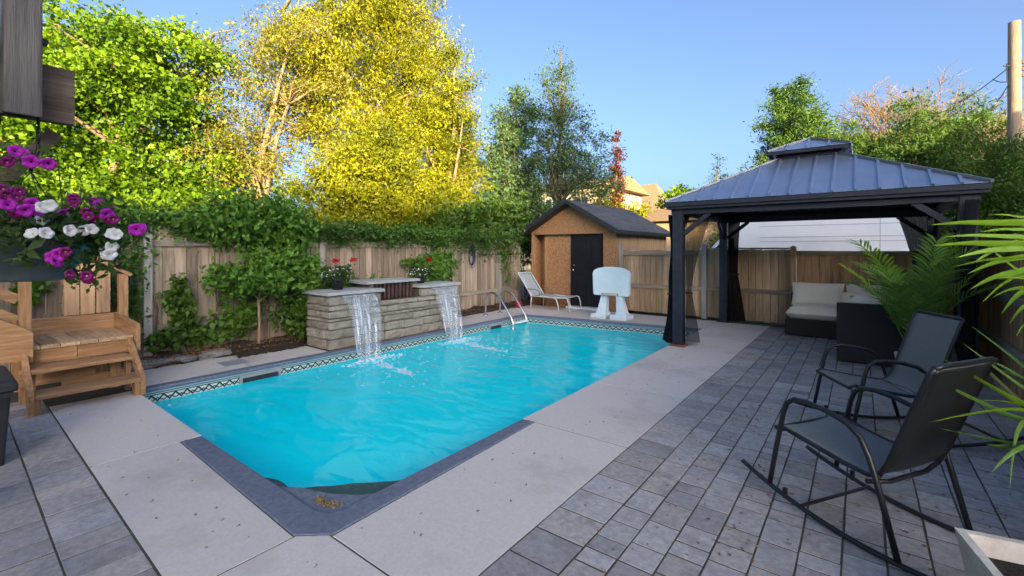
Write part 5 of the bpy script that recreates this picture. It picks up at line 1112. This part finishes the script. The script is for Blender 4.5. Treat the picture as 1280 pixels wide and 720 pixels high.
for z in (1.78,1.88,2.14): MB().box(-1.9,1.15,VY-.006,VY-.001,z+z0,z+z0+.016).build('body_crease', M['van_line'], vn)
for x in (.33,): MB().box(x,x+.010,VY-.006,VY-.001,.55+z0,2.40+z0).build('door_seam', M['van_line'], vn)
for x in (-2.75,.55):
    for y in (VY+.12,VY+1.78): 
        w_ = MB().tube([(x,y-.11,.335+z0),(x,y+.11,.335+z0)],.335,24).build('wheel', M['tyre'], vn); MB().tube([(x,y-.115,.335+z0),(x,y-.111,.335+z0)],.20,20).build('rim', M['steel'], w_)
MB().cbox(-3.62,-3.45,VY+.05,VY+1.85,.42+z0,.80+z0).build('bumper', M['tyre'], vn)
for y in (VY+.12,VY+1.55): MB().cbox(-3.625,-3.55,y,y+.24,.98+z0,1.14+z0).build('headlight', M['glassdark'], vn)
MB().cbox(-2.85,-2.70,VY-.20,VY-.01,1.40+z0,1.66+z0).build('wing_mirror', M['tyre'], vn, bevel=.02)

# ------------------------------------------------------------------ utility pole
ub = atd(1268,312,14.5); up = thing('utility_pole', 'tall weathered wooden utility pole beyond the fence', 'utility pole', (ub.x,ub.y,-.13))
MB().tube([(ub.x,ub.y,-.13),(ub.x,ub.y,4),(ub.x,ub.y,8.75)],[.19,.165,.145],14).build('pole', M['polewood'], up, smooth=True)
r_ = Vector((CY,SY,0)); MB().bar(Vector((ub.x,ub.y,7.35))-r_*.35, Vector((ub.x,ub.y,7.35))+r_*.5,.03,.03).build('bracket', M['iron'], up)
for k, z in ((.25,7.2),(.25,7.0),(.25,7.42)): MB().lathe([(0,0),(.05,0),(.03,.05),(.05,.10),(0,.12)], tuple(Vector((ub.x,ub.y,z))+r_*k), 10).build('insulator', M['rust'], up, smooth=True)
def wire(a, b_, sag, par): MB().tube([Vector(a).lerp(Vector(b_), k/16)+Vector((0,0,-sag*4*(k/16)*(1-k/16))) for k in range(17)],.014,5).build('cable', M['wire'], par)
wire(atd(1259,86,14.5), atd(1150,150,24), .25, up); wire(atd(1260,107,14.5), atd(1228,148,20), .1, up); wire(atd(1258,86,14.4), atd(1259,103,14.4), -.35, up)
wire(atd(1258,102,14.4), atd(1241,99,14.9), .05, up)

# ------------------------------------------------------------------ trees beyond the fences
b = atd(85,290,11.5); z_ = -.13
tree('maple_tree', 'bright green maple with forked trunk behind the hanging basket', (b.x,b.y,z_), [[(0,0,0,.17),(.05,.1,1.6,.15),(.25,.45,2.9,.12),(.7,1.0,4.2,.08),(.9,1.3,5.6,.03)],[(-.28,-.30,0,.13),(-.3,-.35,2.0,.11),(-.1,-.1,2.9,.09),(.2,.35,3.2,.07),(-.2,-.4,5.4,.03)]],
     [(0,.7,4.6,2.6,2.7,2.6),(.4,2.3,3.6,2.0,2.2,1.7),(-.4,-1.6,4.4,2.2,2.2,2.4),(.6,1.2,6.4,2.0,2.4,1.5),(.8,1.0,2.9,2.0,3.2,1.0),(0,-3.4,5.2,2.2,1.6,2.2)], 760, 190, .25, .095,.072, 'lf_maple', 101, k=40, trunk='trunk_tan')
b = atd(300,270,13.2)
tree('locust_tree', 'sparse tan leaved tree with pale multiple trunks beside the maple', (b.x,b.y,z_), [[(0,0,0,.14),(.1,.1,2.4,.12),(.3,.5,4.6,.08),(.8,1.0,7.6,.03)],[(.25,.2,0,.11),(.4,.5,3,.09),(.6,1.1,6,.04)],[(-.2,-.2,0,.1),(-.4,-.3,3,.08),(-.7,-.9,6.8,.03)],[(0.1,.3,0,.09),(-.3,.6,2.8,.06),(-.9,1.2,4.8,.03)]],
     [(0,.3,6.2,1.5,1.9,2.4),(.6,1.3,7.2,1.4,1.6,1.8),(-.2,-.4,3.9,1.2,1.5,1.6),(.3,.9,4.4,1.0,1.2,1.3)], 260, 100, .22, .08,.038, 'lf_tan', 111, k=60, r0=.05, trunk='trunk_tan')
b = atd(455,270,15.5)
tree('golden_willow', 'tall golden yellow willow lit by the evening sun', (b.x,b.y,z_), [[(0,0,0,.26),(-.2,-.2,2.5,.22),(-.6,-.8,4.6,.17),(-1.2,-1.5,7.0,.09),(-1.6,-2.0,9.4,.03)],[(-.2,-.2,2.3,.18),(.4,.6,5.0,.14),(1.0,1.4,7.6,.08),(1.3,1.9,9.6,.03)],[(-.5,-.7,4.4,.1),(.1,.3,6.4,.08),(.2,.4,9.0,.03)]],
     [(0,.3,8.6,2.3,2.5,2.2),(1.0,1.7,7.4,1.7,1.9,2.6),(-.9,-1.3,7.4,1.5,1.6,2.2),(1.3,2.3,5.2,1.3,1.4,2.2),(0,.2,5.8,2.0,2.4,1.8),(.4,.4,10.2,2.0,2.4,1.2)], 900, 150, .22, .10,.034, 'lf_gold', 121, k=60, r0=.075, trunk='trunk_tan', dirs=(0,0,-.9), flat=1.0)
b = atd(470,270,12.6)
tree('golden_cypress', 'broad yellow green conifer glowing above the vine covered fence', (b.x,b.y,z_), [[(0,0,0,.16),(0,0,2.4,.12),(.1,.1,4.4,.05),(.1,.1,5.6,.02)]],
     [(0,.2,2.6,1.5,1.9,1.4),(.3,1.2,2.5,1.3,1.5,1.5),(-.3,-1.0,2.6,1.3,1.5,1.5),(.1,.2,4.2,1.0,1.3,1.3),(0,-.3,3.6,1.2,1.5,1.2)], 520, 170, .17, .085,.034, 'lf_yg', 131, k=24, dirs=(0,0,.5), flat=.8)
b = atd(560,270,14.2)
tree('golden_birch', 'slender yellow leaved tree beside the tall aspens', (b.x,b.y,z_), [[(0,0,0,.12),(0,.1,3.2,.09),(.1,.2,6.0,.05),(.1,.2,8.0,.02)]],
     [(0,.1,5.6,.9,1.05,2.4),(.1,.2,3.4,1.0,1.2,1.5),(0,0,2.4,1.1,1.3,1.1)], 300, 130, .18, .09,.034, 'lf_yg', 141, k=30, dirs=(0,0,-.5), trunk='trunk_tan')
b = atd(697,300,16.5)
tree('aspen_tree', 'tall slender green aspen with sunlit tip behind the shed', (b.x,b.y,z_), [[(0,0,0,.13),(0,.05,3.2,.10),(.05,.1,6.0,.06),(.05,.1,8.9,.015)]],
     [(0,0,7.7,.55,.65,1.2),(.1,.15,6.4,.95,1.15,1.3),(.35,.55,5.2,1.35,1.7,1.2),(.5,.8,4.2,1.4,1.9,.9),(-.2,-.5,5.0,.9,1.1,1.4)], 330, 66, .17, .085,.036, 'lf_aspen', 151, k=90, r0=.035, spread=1, dirs=(0,0,-.3))
b = atd(645,300,15.2)
tree('aspen_tree', 'leafy green aspen with yellow top leaning against its taller neighbour', (b.x,b.y,z_), [[(0,0,0,.12),(-.05,-.05,3,.09),(-.05,0,5.2,.05),(0,0,7.0,.015)]],
     [(0,0,5.9,.6,.8,1.2),(-.1,-.2,4.5,.9,1.2,1.2),(0,.1,3.2,1.0,1.5,1.1),(.2,.5,2.6,1.0,1.3,1.0)], 340, 110, .18, .09,.042, 'lf_aspen', 161, k=50, r0=.035)
b = atd(612,300,13.2)
bush('tall_shrub', 'mixed green shrub rising behind the fence end', (b.x,b.y,z_), [(0,0,2.2,1.0,1.4,1.0),(.3,.9,2.4,.9,1.1,.9),(-.2,-1.0,2.2,.9,1.1,.7)], 150, 60, .2, .12,.06, 'lf_green', 171, stems=8)
b = atd(660,300,14.0)
bush('tall_shrub', 'feathery dark shrub in front of the cream house', (b.x,b.y,z_), [(0,0,2.2,.9,1.2,1.2),(.3,.6,1.9,.9,1.1,1.0)], 120, 50, .2, .11,.04, 'lf_blue', 172, stems=8)
b = atd(190,300,10.0)
bush('tall_shrub', 'shaded deep green shrub below the maple crown', (b.x,b.y,z_), [(0,0,2.1,1.0,1.6,.7),(.2,1.4,1.9,1.0,1.4,.8),(-.3,-1.5,2.0,.9,1.4,.6)], 170, 60, .2, .12,.08, 'lf_maple', 173, stems=8)
b = atd(330,300,10.2)
bush('tall_shrub', 'grey green shrub peeking over the fence below the pale trunks', (b.x,b.y,z_), [(0,0,1.9,.8,1.3,.7),(.2,1.2,1.8,.8,1.1,.6)], 110, 50, .18, .10,.05, 'lf_green', 174, stems=8)
b = atd(771,300,21)
tree('columnar_tree', 'narrow rust red columnar tree beyond the shed roof', (b.x,b.y,z_), [[(0,0,0,.10),(0,0,3,.07),(.05,0,5.6,.04),(0,0,7.2,.015)]],
     [(0,0,6.5,.14,.16,.7),(0,0,5.5,.24,.28,.8),(0,0,4.4,.34,.38,1.0),(0,0,3.4,.38,.42,.9)], 90, 36, .12, .11,.06, 'lf_red', 181, k=30, r0=.02)
b = atd(752,300,20)
bush('tall_shrub', 'sunlit yellow green shrub between the red columnar tree and the cream house', (b.x,b.y,z_), [(0,0,3.2,.6,.8,1.1),(.6,.9,2.8,.6,.7,.9)], 80, 46, .18, .12,.07, 'lf_yg', 182, stems=8)
b = atd(797,300,21.5)
bush('tall_shrub', 'small sunlit shrub beside the steep brown roof', (b.x,b.y,z_), [(0,0,3.0,.5,.6,.9)], 45, 46, .18, .12,.07, 'lf_yg', 183, stems=6)
b = atd(848,300,30)
tree('round_tree', 'far round green tree beyond the brown roof', (b.x,b.y,z_), [[(0,0,0,.15),(0,0,3,.1),(0,0,5.5,.03)]], [(0,0,4.9,1.2,1.4,.9),(.6,.8,4.6,1.0,1.1,.8)], 70, 55, .25, .18,.13, 'lf_maple', 184, k=14)
b = atd(897,300,27)
tree('spruce_tree', 'thin far conifer showing beside the gazebo roof', (b.x,b.y,z_), [[(0,0,0,.14),(0,0,4,.08),(0,0,7.4,.015)]], [(0,0,6.7,.22,.25,.6),(0,0,5.8,.55,.65,.7),(.1,.1,4.8,.95,1.1,.8),(0,0,3.8,1.1,1.3,.9)], 90, 36, .2, .15,.04, 'lf_blue', 185, k=34, r0=.03)
def cedar(px, d, h, rad, lb, seed, mat='lf_blue', n=420, nl=120):
    b = atd(px,300,d); el = []
    for i in range(6):
        f = i/5; el.append((rnd.gauss(0,.12*rad), rnd.gauss(0,.12*rad), h*(.22+.70*f), rad*(1.08-.85*f**1.5), rad*(1.08-.85*f**1.5), h*.13))
    return tree('cedar_tree', lb, (b.x,b.y,z_), [[(0,0,0,.16),(0,0,h*.4,.11),(.03,0,h*.75,.05),(0,.03,h*1.0,.012)]], el, n, nl, .2, .12,.036, mat, seed, k=60, r0=.035, dirs=(0,0,-.25), flat=.7)
cedar(985,18.0,8.3,2.7,'tall loose dark cedar rising behind the gazebo cupola',191,'lf_green',760,130)
cedar(1075,17.0,6.3,2.0,'rounded dark cedar behind the gazebo roof',192,'lf_green')
cedar(1150,15.5,6.9,2.3,'full green cedar behind the gazebo roof corner',193,'lf_green',380)
cedar(1205,17.0,7.2,2.5,'broad green cedar between the gazebo and utility pole',194,'lf_green',380)
cedar(1262,14.0,5.0,2.1,'low green cedar at the foot of the utility pole',195,'lf_green',340)
cedar(1300,17.5,5.6,2.0,'green cedar beyond the utility pole',196,'lf_yg',300)
cedar(1112,19,6.6,2.2,'dense green cedar filling the gap behind the gazebo roof',198,'lf_green',340)
cedar(1030,21,6.4,2.2,'short dark cedar between the taller cedars behind the gazebo',197,'lf_blue')
def bare_tree(px, d, h, lb, seed, n0=7):
    b = atd(px,300,d); t = thing('bare_tree', lb, 'tree', (b.x,b.y,z_)); mb = MB(); rr = random.Random(seed); cnt = [0]
    def grow(p, dr, l, r, lev):
        q = p+dr*l; m = (p+q)/2+Vector((rr.gauss(0,.06),rr.gauss(0,.06),rr.gauss(0,.04)))*l; mb.tube([p,m,q],[r,r*.8,r*.62],4 if lev > 1 else 7); cnt[0] += 1
        if lev >= 5: return
        for _ in range(4 if lev else n0):
            nd = (dr+Vector((rr.gauss(0,.62),rr.gauss(0,.62),rr.gauss(.12,.35)))).normalized(); grow(q if rr.random() < .6 else m, nd, l*rr.uniform(.55,.8) if lev else l*.6, max(.012, r*.58), lev+1)
    grow(Vector((b.x,b.y,z_)), Vector((0,0,1)), h*.36, .16, 0)
    mb.build('trunk', M['twig'], t)
bare_tree(1125,27,12.6,'bare branched tree with tan twigs behind the cedars',201,8)
bare_tree(1070,28,11.4,'smaller bare tan tree behind the rounded cedar',202,6)
bare_tree(1240,25,9.8,'bare tan tree behind the utility pole',203,6)
